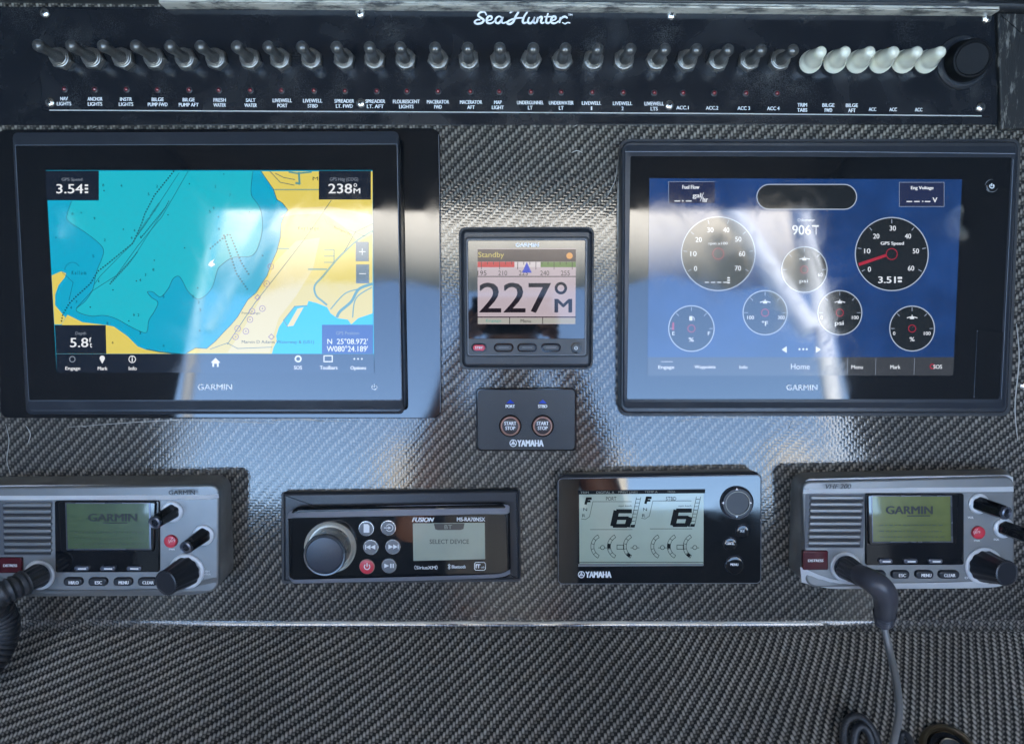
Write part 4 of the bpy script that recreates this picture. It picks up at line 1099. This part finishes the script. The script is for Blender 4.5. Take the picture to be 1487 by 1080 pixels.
pad = lathe(MB(), p, q, [(0, .0170), (.0008, .0166), (.0026, .0160), (.0040, .0146), (.0040, .0118), (.0032, .0112), (.0032, .0003)], 48).build('direction_pad', SATIN_BLACK, yg.o, 35)
torus(MB(), p + Vector((0, -.0040, 0)), Vector((0, -1, 0)), .0119, .0004, 40, 6).build('pad_ring', pm('ring_dull', (.30, .28, .24), .35, metal=.8), pad)
torus(MB(), p + Vector((0, -.0020, 0)), Vector((0, -1, 0)), .0163, .00025, 40, 5).build('pad_rim', GUN, pad)
g = G(yg, YH + .0046)
for a in (0, 90, 180, 270):
    c, s = math.cos(R(a)), math.sin(R(a)); x, y = 1070 + 19.6 * c, 730 + 19.6 * s
    g.poly([(x + 2.6 * c, y + 2.6 * s), (x - 2 * s - c, y + 2 * c - s), (x + 2 * s - c, y - 2 * c - s)])
g.build('pad_arrows', WHITE_INK, pad)
for x, y, r, t in ((1078, 770.5, 9.8, 'SET'), (1060, 789, 10, 'CANCEL'), (1066.5, 819.5, 14, 'MENU')):
    b = button(yg, 'button', x, y, r, YH, YH + .0022, GLOSS_BLACK)
    p_, q_ = out_axis(yg, x, y, YH + .0004)
    torus(MB(), p_, Vector((0, -1, 0)), r * PX * .98, .0003, 32, 5).build('button_rim', GUN, b)
    w = {'SET': 3.4, 'CANCEL': 6.2, 'MENU': 5.6}[t]
    G(yg, YH + .0026).text(t, x - w, y - 2.1, x + w, y + 1.6, bold=.04).build('lettering', WHITE_INK, b)

# ------------------------------------------------------------------ marine VHF radios
def vhf(right):
    if right:
        fx = [(0, 1150), (5, 1177), (74, 1254), (79, 1257), (98, 1267.5), (218, 1382), (231, 1400), (318, 1474)]
        dy = -10.5; lab = 'silver radio marked VHF 200 at the lower right'
    else:
        fx = [(0, -22), (5, 4), (74, 74), (79, 79), (98, 98), (218, 218), (231, 231), (318, 319)]
        dy = 0; lab = 'silver radio marked GARMIN on its upper right corner, at the lower left'
    def X(u):
        if u <= fx[0][0]: return fx[0][1] + (u - fx[0][0])
        for (a, b), (c, d) in zip(fx, fx[1:]):
            if u <= c: return b + (u - a) * (d - b) / (c - a)
        return fx[-1][1] + (u - fx[-1][0])
    Y = lambda v: v + dy
    t = T('marine_radio', X(150), Y(780), lab, 'marine radio', 'marine radios at the lower corners of the dashboard')
    V = .037
    if right:
        box = [(1163, 697), (1475, 690), (1476, 849), (1168, 855)]; back = [(1149, 686), (1469, 680), (1468, 832), (1145, 836)]
    else:
        box = [(-30, 706), (320, 702), (319, 861), (-30, 867)]; back = [(-14, 692), (335, 689), (340, 838), (-14, 842)]
    slab(t, 'case', box, .0, V, [18, 18, 22, 22], SILVER_DIRTY, .006, back=back)
    bx = [(box[0][0] + 2, box[0][1] + 2), (box[1][0] - 2, box[1][1] + 1.5), (box[2][0] - 2, box[2][1] - 1), (box[3][0] + 2, box[3][1] - 2)]
    slab(t, 'front_shell', bx, V - .002, V + .003, [12, 12, 16, 16], SILVER, .002)
    VF = V + .003
    # brow across the top, leaning back; sky sheen painted into its pale colour
    x0, x1 = bx[0][0] + 2, bx[1][0] - 2
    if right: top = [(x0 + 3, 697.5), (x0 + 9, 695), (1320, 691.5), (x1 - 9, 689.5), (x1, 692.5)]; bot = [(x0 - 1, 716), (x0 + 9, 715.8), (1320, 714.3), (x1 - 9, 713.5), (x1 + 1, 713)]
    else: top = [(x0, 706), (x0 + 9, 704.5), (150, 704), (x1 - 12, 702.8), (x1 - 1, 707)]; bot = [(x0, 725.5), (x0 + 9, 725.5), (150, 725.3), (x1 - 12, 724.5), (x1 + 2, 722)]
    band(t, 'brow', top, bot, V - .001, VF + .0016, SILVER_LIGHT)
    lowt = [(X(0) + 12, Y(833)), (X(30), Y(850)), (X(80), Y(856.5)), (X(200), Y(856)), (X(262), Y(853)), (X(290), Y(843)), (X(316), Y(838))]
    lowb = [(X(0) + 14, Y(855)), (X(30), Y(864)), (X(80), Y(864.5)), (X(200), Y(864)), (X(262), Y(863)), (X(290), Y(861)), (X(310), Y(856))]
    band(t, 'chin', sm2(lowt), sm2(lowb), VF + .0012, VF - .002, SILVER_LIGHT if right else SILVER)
    # speaker grille
    bed = slab(t, 'speaker_bed', [(X(4) - 2, Y(727.5)), (X(74) + 2, Y(727.5)), (X(74), Y(806)), (X(4) - 3, Y(806))], VF - .001, VF + .0003, 2, pm('grille_dark_grey', (.10, .105, .115), .5, metal=.3), .0002)  # bed behind the slats, a darker grey than the shell
    n = 8
    for k in range(n):
        ya = Y(730.5 + k * 9.4); sh = (k * .9 if not right else k * -.9)
        xa, xb = X(5) + (-.9 * k * .5 if right else .5 * k * .5), X(74) + (-.9 * k * .8 if right else 0)
        slab(t, 'grille_slat', (xa, ya, xb, ya + 5.6), VF, VF + .0022, 2.4, SILVER, .001)
        G(t, VF + .0005).rect(xa, ya + 5.4, xb, ya + 8.4).build('grille_slot', pm('slot_black', (.012, .012, .014), .6), bed)
    # screen block
    blk = slab(t, 'screen_housing', [(X(79), Y(727)), (X(231), Y(727)), (X(231), Y(830.5)), (X(80), Y(831))], VF - .001, VF + .0020, 3, GLOSS_BLACK, .0008)
    lens = slab(t, 'screen_lens', [(X(84), Y(728.5)), (X(226), Y(728.5)), (X(223), Y(801)), (X(88), Y(802))], VF + .001, VF + .0040, 4, BLACK_GLASS, .0012)
    scr = slab(t, 'screen', [(X(96.5), Y(731)), (X(216), Y(731)), (X(217), Y(796)), (X(98.5), Y(796.5))], VF + .003, VF + .0043, 1, LCD_OLIVE if right else LCD_GREEN, .0001)
    frame_ring(t, 'screen_border', [(X(94.5), Y(729.5)), (X(218.5), Y(729.5)), (X(219.5), Y(798)), (X(96.5), Y(798.5))], [(X(96.5), Y(731)), (X(216), Y(731)), (X(217), Y(796)), (X(98.5), Y(796.5))], VF + .0042, VF + .0044, 1, 1, GUN)
    g = G(t, VF + .0046); xg0, xg1 = (1287, 1354) if right else (128.5, 198.5)
    g.text('GARMIN', xg0, Y(745.5) - (0 if not right else .5), xg1, Y(756.5), bold=.045); g.rect(X(150), Y(758.5), X(185), Y(760))
    g.build('screen_maker', pm('lcd_dark_text', (.012, .018, .009), .4, coat=.6), scr)
    g = G(t, VF + .0046)
    for y in (772, 781, 789):
        x = X(108)
        while x < X(206):
            w = random.uniform(2, 7); g.rect(x, Y(y), x + w, Y(y) + 1.5); x += w + random.uniform(1, 3)
    g.build('screen_print', pm('lcd_faint_text', (.038, .060, .024), .4, coat=.6), scr)
    for k, u in enumerate((118, 156, 194)):
        b = slab(t, 'soft_key', (X(u - 11), Y(821.5), X(u + 11), Y(829)), VF + .0018, VF + .0040, 3.4, GUN, .001)
        G(t, VF + .0043).rect(X(u - 5), Y(824.6), X(u + 7), Y(826.6)).build('key_lettering', WHITE_INK, b)
    for u, s in ((105, 'HI/LO'), (141, 'ESC'), (177.5, 'MENU'), (213, 'CLEAR')):
        b = slab(t, 'key', (X(u - 14), Y(839), X(u + 14), Y(851)), VF - .001, VF + .0030, 5.4, SATIN_BLACK, .0016)
        w = {'HI/LO': 7, 'ESC': 5, 'MENU': 7, 'CLEAR': 8}[s]
        G(t, VF + .0033).text(s, X(u) - w + 2, Y(843.2), X(u) + w + 2, Y(847.8), bold=.045).build('key_lettering', WHITE_INK, b)
    dx0, dx1 = (1166, 1203) if right else (-22, 31.5)
    dy0, dy1 = (799.5, 827.5) if right else (809.5, 832)
    b = slab(t, 'distress_cover', (dx0, dy0, dx1, dy1), VF - .001, VF + .0024, 2, MAROON, .001)
    G(t, VF + .0027).text('DISTRESS', (dx0 + dx1) / 2 - 11 + (0 if right else 11), (dy0 + dy1) / 2 - 1.8, (dx0 + dx1) / 2 + 11 + (0 if right else 9), (dy0 + dy1) / 2 + 1.8, bold=.04).build('lettering', WHITE_INK, b)
    g = G(t, V - .001 + .0072)
    if right: g.text('VHF 200', 1199, 702.5, 1236, 709.5, shear=.25, bold=.02)
    else: g.text('GARMIN', 245, 711.5, 283, 718, bold=.02)
    # the brow leans: place its lettering just proud of it
    o = g.build('maker_lettering', pm('brow_ink', (.02, .022, .026), .5))
    # knobs
    if right:
        kn = [((1421, 731), (1461, 744.5), .0068, .0074), ((1457, 766), (1502, 781), .0068, .0074), ((1428, 821), (1462, 832), .0118, .0158)]
        red = (1418.5, 772)
    else:
        kn = [((250.5, 742.5), (224.5, 758.5), .0066, .0078), ((295.5, 776.5), (270, 795), .0066, .0078), ((271, 829), (241, 846), .0118, .0150)]
        red = (249.5, 784.5)
    for (b0, b1, r1, r0) in kn:
        p = t.L(*b0, VF); big = r0 > .01
        q = t.L(*b1, VF + (.026 if big else .026)); Lk = (q - p).length
        c = lathe(MB(), p, p + Vector((0, -1, 0)), [(0, r0 + .0026), (.0010, r0 + .0026), (.0018, r0 + .0014), (.0018, r0)], 36).build('knob_collar', SILVER_LIGHT, t.o, 30)
        kb = lathe(MB(), p, q, [(0, r0), (Lk * .15, r0 * .99), (Lk * .5, (r0 + r1) / 2), (Lk * .86, r1 * 1.02), (Lk * .95, r1 * 1.0), (Lk, r1 * .86)], 72, flute=12 if big else 6, famp=.06 if big else .10).build('knob', GLOSS_BLACK if not big else SATIN_BLACK, t.o, 40)
        if not big:
            lathe(MB(), p, q, [(Lk * .93, r1 * .95), (Lk * 1.03, r1 * .92), (Lk * 1.06, r1 * .72), (Lk * 1.05, r1 * .62), (Lk * 1.0, r1 * .5), (Lk, .0002)], 28).build('knob_tip', GUN, kb, 30)
        else:
            lathe(MB(), p, q, [(Lk * .95, r1 * 1.05), (Lk * 1.01, r1 * 1.05), (Lk * 1.03, r1 * .93), (Lk * 1.015, r1 * .88), (Lk * 1.015, .0002)], 64, flute=32, famp=.05).build('knob_tip', SATIN_BLACK, kb, 30)
    b = button(t, 'power_button', red[0], red[1], 9.6, VF - .001, VF + .0028, RED_BTN)
    g = G(t, VF + .0032); g.line([(red[0] - 4, red[1] + 3.4), (red[0] + 1, red[1] - 4)], .9); g.text('16/9', red[0] - 4.6, red[1] - 1.7, red[0] + 4.8, red[1] + 2.1, bold=.02); g.build('button_lettering', pm('pink_ink', (.75, .45, .45), .5), b)
    g = G(t, VF + .0004); g.text('PWR', red[0] - 4, red[1] + 11.5, red[0] + 4.5, red[1] + 14, bold=.03)
    if right:
        g.text('VOL', 1405.5, 749.5, 1414, 752.5, bold=.04); g.text('SQL', 1443, 781.5, 1451, 784.5, bold=.04); g.text('CH', 1401, 837, 1408, 840, bold=.04)
    else:
        g.text('PUSH', 294, 828, 304, 830.5, bold=.03); g.text('ENTER', 293, 832, 306, 834.5, bold=.03)
    g.build('face_lettering', WHITE_INK)
    return t, VF
tl_, VFl = vhf(False)
tr_, VFr = vhf(True)

# ------------------------------------------------------------------ microphone plugs and cables
def conn(th, x, y, h, r):
    p, q = out_axis(th, x, y, h)
    lathe(MB(), p, q, [(0, r + .003), (.0015, r + .003), (.0024, r + .0018), (.0024, r)], 40).build('socket_ring', SILVER_LIGHT, th.o, 30)
    lathe(MB(), p, q, [(0, r), (.004, r), (.0052, r * .94), (.0054, r * .88), (.0070, r * .88), (.0072, r * .93), (.0088, r * .92), (.0094, r * .84)], 40).build('coupling_ring', GUN, th.o, 30)
    return p
mr = T('microphone_cable', 1240, 830, 'grey microphone plug with a bent boot and thin cable hanging from the right radio', 'cable', h=VFr)
p = conn(mr, 1227, 822, VFr, .0118)
a = mr.L(1229, 823, VFr + .008); b = mr.L(1254, 838, VFr + .030)
lathe(MB(), a, b, [(0, .0112), (.006, .0112), (.012, .0105), (.020, .0098), ((b - a).length, .0094)], 60, flute=14, famp=.12).build('plug_sleeve', pm('plug_grey', (.055, .058, .064), .4, dust=.3, bump=.3), mr.o, 30)
pts = spline([mr.L(1247, 833, VFr + .024), mr.L(1262, 841, VFr + .038), mr.L(1276, 850, VFr + .044), mr.L(1285, 862, VFr + .042), mr.L(1286, 878, VFr + .034), mr.L(1285, 892, VFr + .026)], 8)
BOOT = pm('boot_grey', (.060, .062, .075), .30, dust=.12, bump=.1, smudge=.1)
tube(MB(), pts, lambda s: .0094 + .0016 * math.sin(math.pi * min(1, s * 1.1)), 24).build('elbow_boot', BOOT, mr.o, 60)
c0 = mr.L(1285, 888, VFr + .028); c1 = mr.L(1283.5, 905, VFr + .020); Lb = (c1 - c0).length
pr = []
for k in range(4):
    s = k / 4 * Lb; pr += [(s, .0102 - k * .0006), (s + Lb * .12, .0104 - k * .0006), (s + Lb * .14, .0092 - k * .0006), (s + Lb * .22, .0092 - k * .0006)]
lathe(MB(), c0, c1, pr + [(Lb, .0070)], 28).build('strain_relief', BOOT, mr.o, 25)
CABLE_G = pm('cable_grey', (.20, .20, .195), .33, dust=.3, bump=.15)
hs = lambda x, y, d: shelf_h(x, y) + d
pts = spline([mr.L(1283.5, 900, VFr + .023), mr.L(1285, 915, VFr + .024), mr.L(1292, 945, VFr + .030), mr.L(1300, 980, .088), mr.L(1305, 1015, .105), mr.L(1305, 1040, .115), mr.L(1300, 1066, .125), mr.L(1293, 1098, .135)], 10)
tube(MB(), pts, .0032, 14).build('cable', CABLE_G, mr.o, 60)

mc = T('microphone_cable', 30, 850, 'thick ribbed dark microphone plug on a coiled cord at the far left', 'cable', h=VFl)
p = conn(mc, 58, 834, VFl, .0118)
a = mc.L(56, 835, VFl + .008); b = mc.L(30, 848, VFl + .030)
lathe(MB(), a, b, [(0, .0112), (.006, .0112), (.012, .0108), (.020, .0104), ((b - a).length, .0100)], 60, flute=12, famp=.10).build('plug_sleeve', pm('plug_grey', (.055, .058, .064), .4), mc.o, 30)
pts = spline([mc.L(36, 845, VFl + .026), mc.L(18, 854, VFl + .036), mc.L(2, 862, VFl + .042), mc.L(-10, 872, VFl + .042), mc.L(-8, 890, VFl + .036)], 8)
tube(MB(), pts, lambda s: .0112 + .0010 * math.cos(s * 60), 22).build('elbow_boot', RUBBER, mc.o, 60)
path = [mc.L(-6, 880, VFl + .028), mc.L(4, 900, VFl + .022), mc.L(4, 925, VFl + .022), mc.L(-10, 955, VFl + .03), mc.L(-34, 985, VFl + .04), mc.L(-70, 1010, VFl + .05)]
sp = spline(path, 30); pts = []
for i, c in enumerate(sp):
    d = (sp[min(i + 1, len(sp) - 1)] - sp[max(i - 1, 0)]).normalized(); u = d.cross(Vector((0, 1, 0))).normalized(); v = d.cross(u)
    for k in range(3):
        ph = (i * 3 + k) * .17 * 1.6; cc = c + (sp[min(i + 1, len(sp) - 1)] - c) * k / 3
        pts.append(cc + (u * math.cos(ph) + v * math.sin(ph)) * .0105)
tube(MB(), pts, .0034, 10).build('coiled_cord', RUBBER, mc.o, 60)

# loops of black cable lying on the shelf, at the bottom edge
cl = T('coiled_cable', 1255, 1070, 'loops of black cable lying on the shelf at the bottom right', 'cable')
def S(x, y, d=.004): return cl.L(x, y, hs(x, y, d))
pts = spline([S(1232, 1110, .004), S(1226, 1078, .006), S(1228, 1052, .010), S(1240, 1040, .014), S(1256, 1046, .012), S(1270, 1066, .008), S(1282, 1100, .004), S(1300, 1120, .004)], 9)
tube(MB(), pts, .0040, 14).build('outer_loop', RUBBER, cl.o, 60)
pts = spline([S(1246, 1112, .006), S(1240, 1082, .010), S(1243, 1060, .016), S(1252, 1054, .018), S(1262, 1064, .016), S(1268, 1088, .010), S(1272, 1115, .006)], 9)
tube(MB(), pts, .0038, 14).build('inner_loop', RUBBER, cl.o, 60)
pts = spline([S(1316, 1114, .006), S(1322, 1080, .010), S(1316, 1066, .010), S(1308, 1070, .008), S(1308, 1110, .006)], 9)
tube(MB(), pts, .0030, 12).build('small_loop', RUBBER, cl.o, 60)
# metal rimmed fitting cut by the bottom edge
ft = T('metal_fitting', 1376, 1090, 'brass rimmed round metal fitting cut off by the bottom edge of the photo', 'fitting')
hh = hs(1376, 1092, 0); c = ft.L(1376, 1096, hh); nrm = Vector((0, -math.cos(SA), math.sin(SA)))
lathe(MB(), c, c + nrm, [(0, .026), (.006, .026), (.009, .0245), (.0095, .0225), (.008, .0215), (.003, .0205), (.003, .0003)], 48).build('rim', BRASS, ft.o, 30)
lathe(MB(), c, c + nrm, [(.003, .0125), (.0105, .0122), (.0120, .0108), (.0115, .0002)], 32).build('hub', CHROME, ft.o, 30)
lathe(MB(), c, c + nrm, [(.0031, .0200), (.0065, .0185), (.0066, .0140), (.0032, .0135)], 40).build('inner_ring', GLOSS_BLACK, ft.o, 30)
# lone screw at the right edge
sc_ = T('screw', 1486, 560, 'single bright screw head at the right edge beside the gauge display', 'screw')
p, q = out_axis(sc_, 1486, 560, 0)
lathe(MB(), p, q, [(0, .0046), (.002, .0046), (.0035, .003), (.0038, .0003)], 20).build('head', STEEL, sc_.o)

# ------------------------------------------------------------------ the boat round the helm (seen only in reflections)
def tag(o, label=None, cat=None, kind=None, group=None):
    if label: o['label'] = label
    if cat: o['category'] = cat
    if kind: o['kind'] = kind
    if group: o['group'] = group
    return o
def wbox(mb, x0, x1, y0, y1, z0, z1):
    vs = [(x, y, z) for x in (x0, x1) for y in (y0, y1) for z in (z0, z1)]
    mb.add(vs, [(0, 1, 3, 2), (4, 6, 7, 5), (0, 4, 5, 1), (2, 3, 7, 6), (0, 2, 6, 4), (1, 5, 7, 3)]); return mb
def wthing(name, loc, label, cat, group=None):
    o = bpy.data.objects.new(name, None); COL.objects.link(o); o.location = loc
    return tag(o, label, cat, group=group)
VC = W @ Vector((0, D, 0))      # the lens mirrored in the dashboard
def refl(x, y, Yw):
    """world point at depth Yw whose mirror image is seen at photo pixel (x,y)"""
    pw = W @ A(x, y, 0); d = pw - VC; t = (Yw - VC.y) / d.y
    return VC + d * t
SEA = pm('sea_water', (.02, .06, .09), .12, bump=.5, bscale=.8)
mb = MB(); mb.add([(-3000, -3000, -.9), (3000, -3000, -.9), (3000, 3000, -.9), (-3000, 3000, -.9)], [(0, 1, 2, 3)])
tag(mb.build('water', SEA, None, 0), kind='structure')
DECK = pm('deck_white', (.72, .70, .66), .5, var=.1)
mb = MB(); wbox(mb, -1.35, 1.35, -4.6, .55, -.5, 0)
tag(mb.build('boat_deck', DECK, None), kind='structure')
ROOF = pm('roof_black', (.03, .029, .027), .7)
YR = -1.35
Y2 = -3.0                  # added tower aft of the cockpit, set back into the sun
W2 = abs(refl(743 + 450, 500, Y2).x)
WX = abs(refl(743 + 455, 500, YR).x)
zr = refl(743, 308, YR).z
mb = MB(); wbox(mb, -1.30, 1.30, YR, .9, zr, zr + .06)
tag(mb.build('hardtop_roof', ROOF, None), 'black hardtop roof over the helm', 'roof')
CANVAS = bpy.data.materials.new('cream_canvas'); CANVAS.use_nodes = True
nt = CANVAS.node_tree; nt.nodes.clear()
o_ = node(nt, 'ShaderNodeOutputMaterial'); d_ = node(nt, 'ShaderNodeBsdfDiffuse'); t_ = node(nt, 'ShaderNodeBsdfTranslucent'); m_ = node(nt, 'ShaderNodeMixShader')
d_.inputs[0].default_value = (.72, .66, .56, 1); t_.inputs[0].default_value = (.80, .74, .64, 1); m_.inputs[0].default_value = .12
nt.links.new(d_.outputs[0], m_.inputs[1]); nt.links.new(t_.outputs[0], m_.inputs[2]); nt.links.new(m_.outputs[0], o_.inputs[0])
# added canvas valance, sagging below, to give a cream reflection
mb = MB(); vs = []; N = 30
zb = refl(743, 412, Y2).z; zc = refl(743, 309, Y2).z + .12
for i in range(N + 1):
    x = -W2 + 2 * W2 * i / N
    sag = .10 * abs(math.cos(x / W2 * math.pi)) + .015 * math.sin(x * 11)
    vs += [(x, Y2 + .02 * math.sin(x * 13), zc), (x, Y2 + .03 * math.sin(x * 9), zb - sag + .04)]
mb.add(vs, [(2 * i, 2 * i + 1, 2 * i + 3, 2 * i + 2) for i in range(N)])
o = mb.build('added_canvas', CANVAS, None, 60); tag(o, 'added cream canvas shade, out of view, hung across the added aft tower', 'canvas')
md = o.modifiers.new('thickness', 'SOLIDIFY'); md.thickness = .0015
# dark side curtains
CURT = pm('curtain_dark', (.012, .014, .020), .8)
for s, w in ((-1, 'port'), (1, 'starboard')):
    mb = MB(); wbox(mb, min(s * (WX + .02), s * (WX + .04)), max(s * (WX + .02), s * (WX + .04)), YR, .8, 0, zr - .01)
    tag(mb.build('side_curtain', CURT, None), 'dark %s side curtain closing the helm' % w, 'curtain', group='side curtains of the helm')
# added dark bulkhead that keeps the low reflections black
BULK = pm('bulkhead_black', (.018, .018, .02), .4)
YB = YR - .25
zt = refl(743, 712, YB).z
bk = wthing('added_bulkhead', (0, YB - .05, 0), 'added black bulkhead behind the helm, out of view', 'bulkhead')
mb = MB(); wbox(mb, -WX - .9, WX + .9, -.05, .05, 0, zt - .05); mb.build('panel', BULK, bk)
PAD = pm('cream_vinyl', (.62, .56, .46), .45)
st_ = wthing('added_seat', (0, Y2 + .25, 0), 'added aft bench with three cream seat backs beyond the helm, out of view', 'seat')  # added cream blocks, set in the sun for low beige reflections
for a0, a1, yy in ((560, 655, 652), (838, 905, 656), (1112, 1172, 646)):
    pa = refl(a0, yy, Y2 + .25); pb = refl(a1, yy, Y2 + .25)
    mb = MB(); wbox(mb, pa.x, pb.x, -.06, .06, .5, pa.z); o = mb.build('seat_back', PAD, st_)
    md = o.modifiers.new('round', 'BEVEL'); md.width = .04; md.segments = 3
mb = MB(); wbox(mb, -W2, W2, -.3, .3, 0, .5); mb.build('base', PAD, st_)
# legs and diagonal braces of the added tower, sunlit for bright reflected streaks
ALU = pm('polished_aluminium', (.90, .90, .88), .16, metal=1)
PORTP = pm('dimmed_pipe', (.34, .34, .33), .3, coat=.4)  # port pipe greyed so its reflected streak stays faint
WHITEP = pm('white_pipe', (.88, .87, .85), .25, coat=.6)
for s, w, lx, tx in ((-1, 'port', 312, 402), (1, 'starboard', 1168, 1050)):
    t = wthing('added_tower_leg', refl(lx, 900, Y2 + .1) * 1, ('grey' if s < 0 else 'thick white') + ' leg with a diagonal brace on the %s side of the added aft tower, out of view' % w, 'tower leg', 'legs of the added aft tower')
    t.location.z = 0; L0 = Vector(t.location)
    a = refl(lx, 600, Y2 + .1); b = refl(lx - s * 4, 270, Y2 + .1); a.z = 0
    tube(MB(), [a - L0, b - L0], .028 if s < 0 else .046, 20).build('leg', PORTP if s < 0 else WHITEP, t, 60)
    a = refl(lx + s * 3, 482, Y2 + .14); b = refl(tx, 296, Y2 + .14)
    tube(MB(), [a - L0, b - L0], .036 if s < 0 else .066, 20).build('brace', PORTP if s < 0 else WHITEP, t, 60)
    c = refl(88 if s < 0 else 1394, 325, -.70)
    sp_o = wthing('speaker', c, 'round grey ringed speaker on the %s curtain' % w, 'speaker', 'speakers beside the helm')
    dv = Vector((-s * .5, .85, -.15)).normalized()
    torus(MB(), Vector((0, 0, 0)), dv, .034, .013, 40, 12).build('surround', pm('speaker_grey', (.8, .8, .78), .3), sp_o, 60)
    lathe(MB(), Vector((0, 0, 0)), dv, [(-.012, .026), (.000, .024), (.004, .004)], 30).build('cone', SATIN_BLACK, sp_o, 60)

# ------------------------------------------------------------------ the photographer, reflected
SKIN = pm('skin', (.33, .17, .12), .5, sss=.1)
SHIRT = pm('stone_shirt', (.34, .32, .28), .8)
SHORTS = pm('navy_shorts', (.03, .035, .05), .8)
HAIR = pm('dark_hair', (.03, .022, .018), .6)
def skin_mesh(name, V_, E_, rad, mat, parent, sub=2, root=0):
    me = bpy.data.meshes.new(name); me.from_pydata([tuple(v) for v in V_], E_, [])
    o = new_obj(name, me, parent, mat)
    m = o.modifiers.new('skin', 'SKIN'); m.use_smooth_shade = True
    for i, r in enumerate(rad):
        sv = me.skin_vertices[0].data[i]; sv.radius = (r, r) if not isinstance(r, tuple) else r; sv.use_root = i == root
    s_ = o.modifiers.new('sub', 'SUBSURF'); s_.levels = sub; s_.render_levels = sub
    return o
PC = W @ Vector((0, -D, 0))                      # the lens
py = PC.y - .36
pr_ = wthing('person', (0, py, 0), 'person in a stone coloured shirt holding up a phone in front of the dashboard', 'person')
hz = PC.z
def rel(x, y, z): return Vector((x, y - py, z))
body_v = [rel(0, py, .92), rel(0, py, 1.10), rel(0, py + .01, 1.27), rel(0, py, 1.44), rel(0, py + .01, 1.52), rel(0, py + .02, 1.60), rel(0, py + .03, 1.68), rel(0, py + .02, 1.745)]
body_r = [(.15, .11), (.135, .10), (.155, .11), (.13, .09), .055, (.07, .085), (.075, .092), (.05, .06)]
E_ = [(i, i + 1) for i in range(7)]
for s in (-1, 1):
    k = len(body_v)
    body_v += [rel(s * .17, py, 1.42), rel(s * .225, py + .06, 1.17), rel(s * .155, py + .22, 1.36), rel(s * .095, py + .30, hz - .02)]
    body_r += [.056, .042, .033, .026]; E_ += [(3, k), (k, k + 1), (k + 1, k + 2), (k + 2, k + 3)]
    k = len(body_v)
    body_v += [rel(s * .10, py, .84), rel(s * .11, py + .02, .48), rel(s * .11, py - .02, .08), rel(s * .12, py + .14, .035)]
    body_r += [.095, .060, .042, .035]; E_ += [(0, k), (k, k + 1), (k + 1, k + 2), (k + 2, k + 3)]
skin_mesh('body', body_v, E_, body_r, SKIN, pr_)
sv = [rel(0, py, .90), rel(0, py, 1.10), rel(0, py + .01, 1.27), rel(0, py, 1.44)]; srd = [(.165, .125), (.15, .115), (.172, .125), (.145, .10)]; se = [(0, 1), (1, 2), (2, 3)]
for s in (-1, 1):
    k = len(sv); sv += [rel(s * .17, py, 1.425), rel(s * .20, py + .03, 1.30)]; srd += [.068, .060]; se += [(3, k), (k, k + 1)]
skin_mesh('shirt', sv, se, srd, SHIRT, pr_)
sv = [rel(0, py, .93)]; srd = [(.165, .125)]; se = []
for s in (-1, 1):
    k = len(sv); sv += [rel(s * .10, py, .84), rel(s * .11, py + .015, .58)]; srd += [.11, .10]; se += [(0, k), (k, k + 1)]
skin_mesh('shorts', sv, se, srd, SHORTS, pr_)
skin_mesh('hair', [rel(0, py - .02, 1.66), rel(0, py - .01, 1.74), rel(0, py + .04, 1.765)], [(0, 1), (1, 2)], [(.07, .075), (.078, .07), (.05, .045)], HAIR, pr_)
for s in (-1, 1):
    for k in range(4):
        z0 = hz + .02 - k * .018; ln = (.026, .032, .030, .022)[k]
        a = rel(s * .092, py + .31, z0); b = rel(s * .082, py + .335, z0 + .003); c = rel(s * (.082 - ln * .4), py + .348, z0 + .004); d = rel(s * (.080 - ln), py + .346, z0 + .003)
        skin_mesh('finger', [a, b, c, d], [(0, 1), (1, 2), (2, 3)], [.009, .0085, .008, .007], SKIN, pr_, 1)
    a = rel(s * .09, py + .30, hz - .03); b = rel(s * .075, py + .30, hz - .035); c = rel(s * .055, py + .31, hz - .03)
    skin_mesh('thumb', [a, b, c], [(0, 1), (1, 2)], [.011, .010, .009], SKIN, pr_, 1)
# phone, its lens just behind the picture's viewpoint
ph = bpy.data.objects.new('phone', None); COL.objects.link(ph); tag(ph, 'dark phone held level in both hands facing the dashboard', 'phone')
ph.matrix_world = cam.matrix_world @ Matrix.Translation((0, 0, .014))
mb = MB(); wbox(mb, -.080, .080, -.038, .038, 0, .008); o = mb.build('case', GLOSS_BLACK, ph)
md = o.modifiers.new('round', 'BEVEL'); md.width = .003; md.segments = 2
lathe(MB(), Vector((0, 0, 0)), Vector((0, 0, -1)), [(0, .009), (.0015, .009), (.0018, .007)], 24).build('lens_ring', GUN, ph)
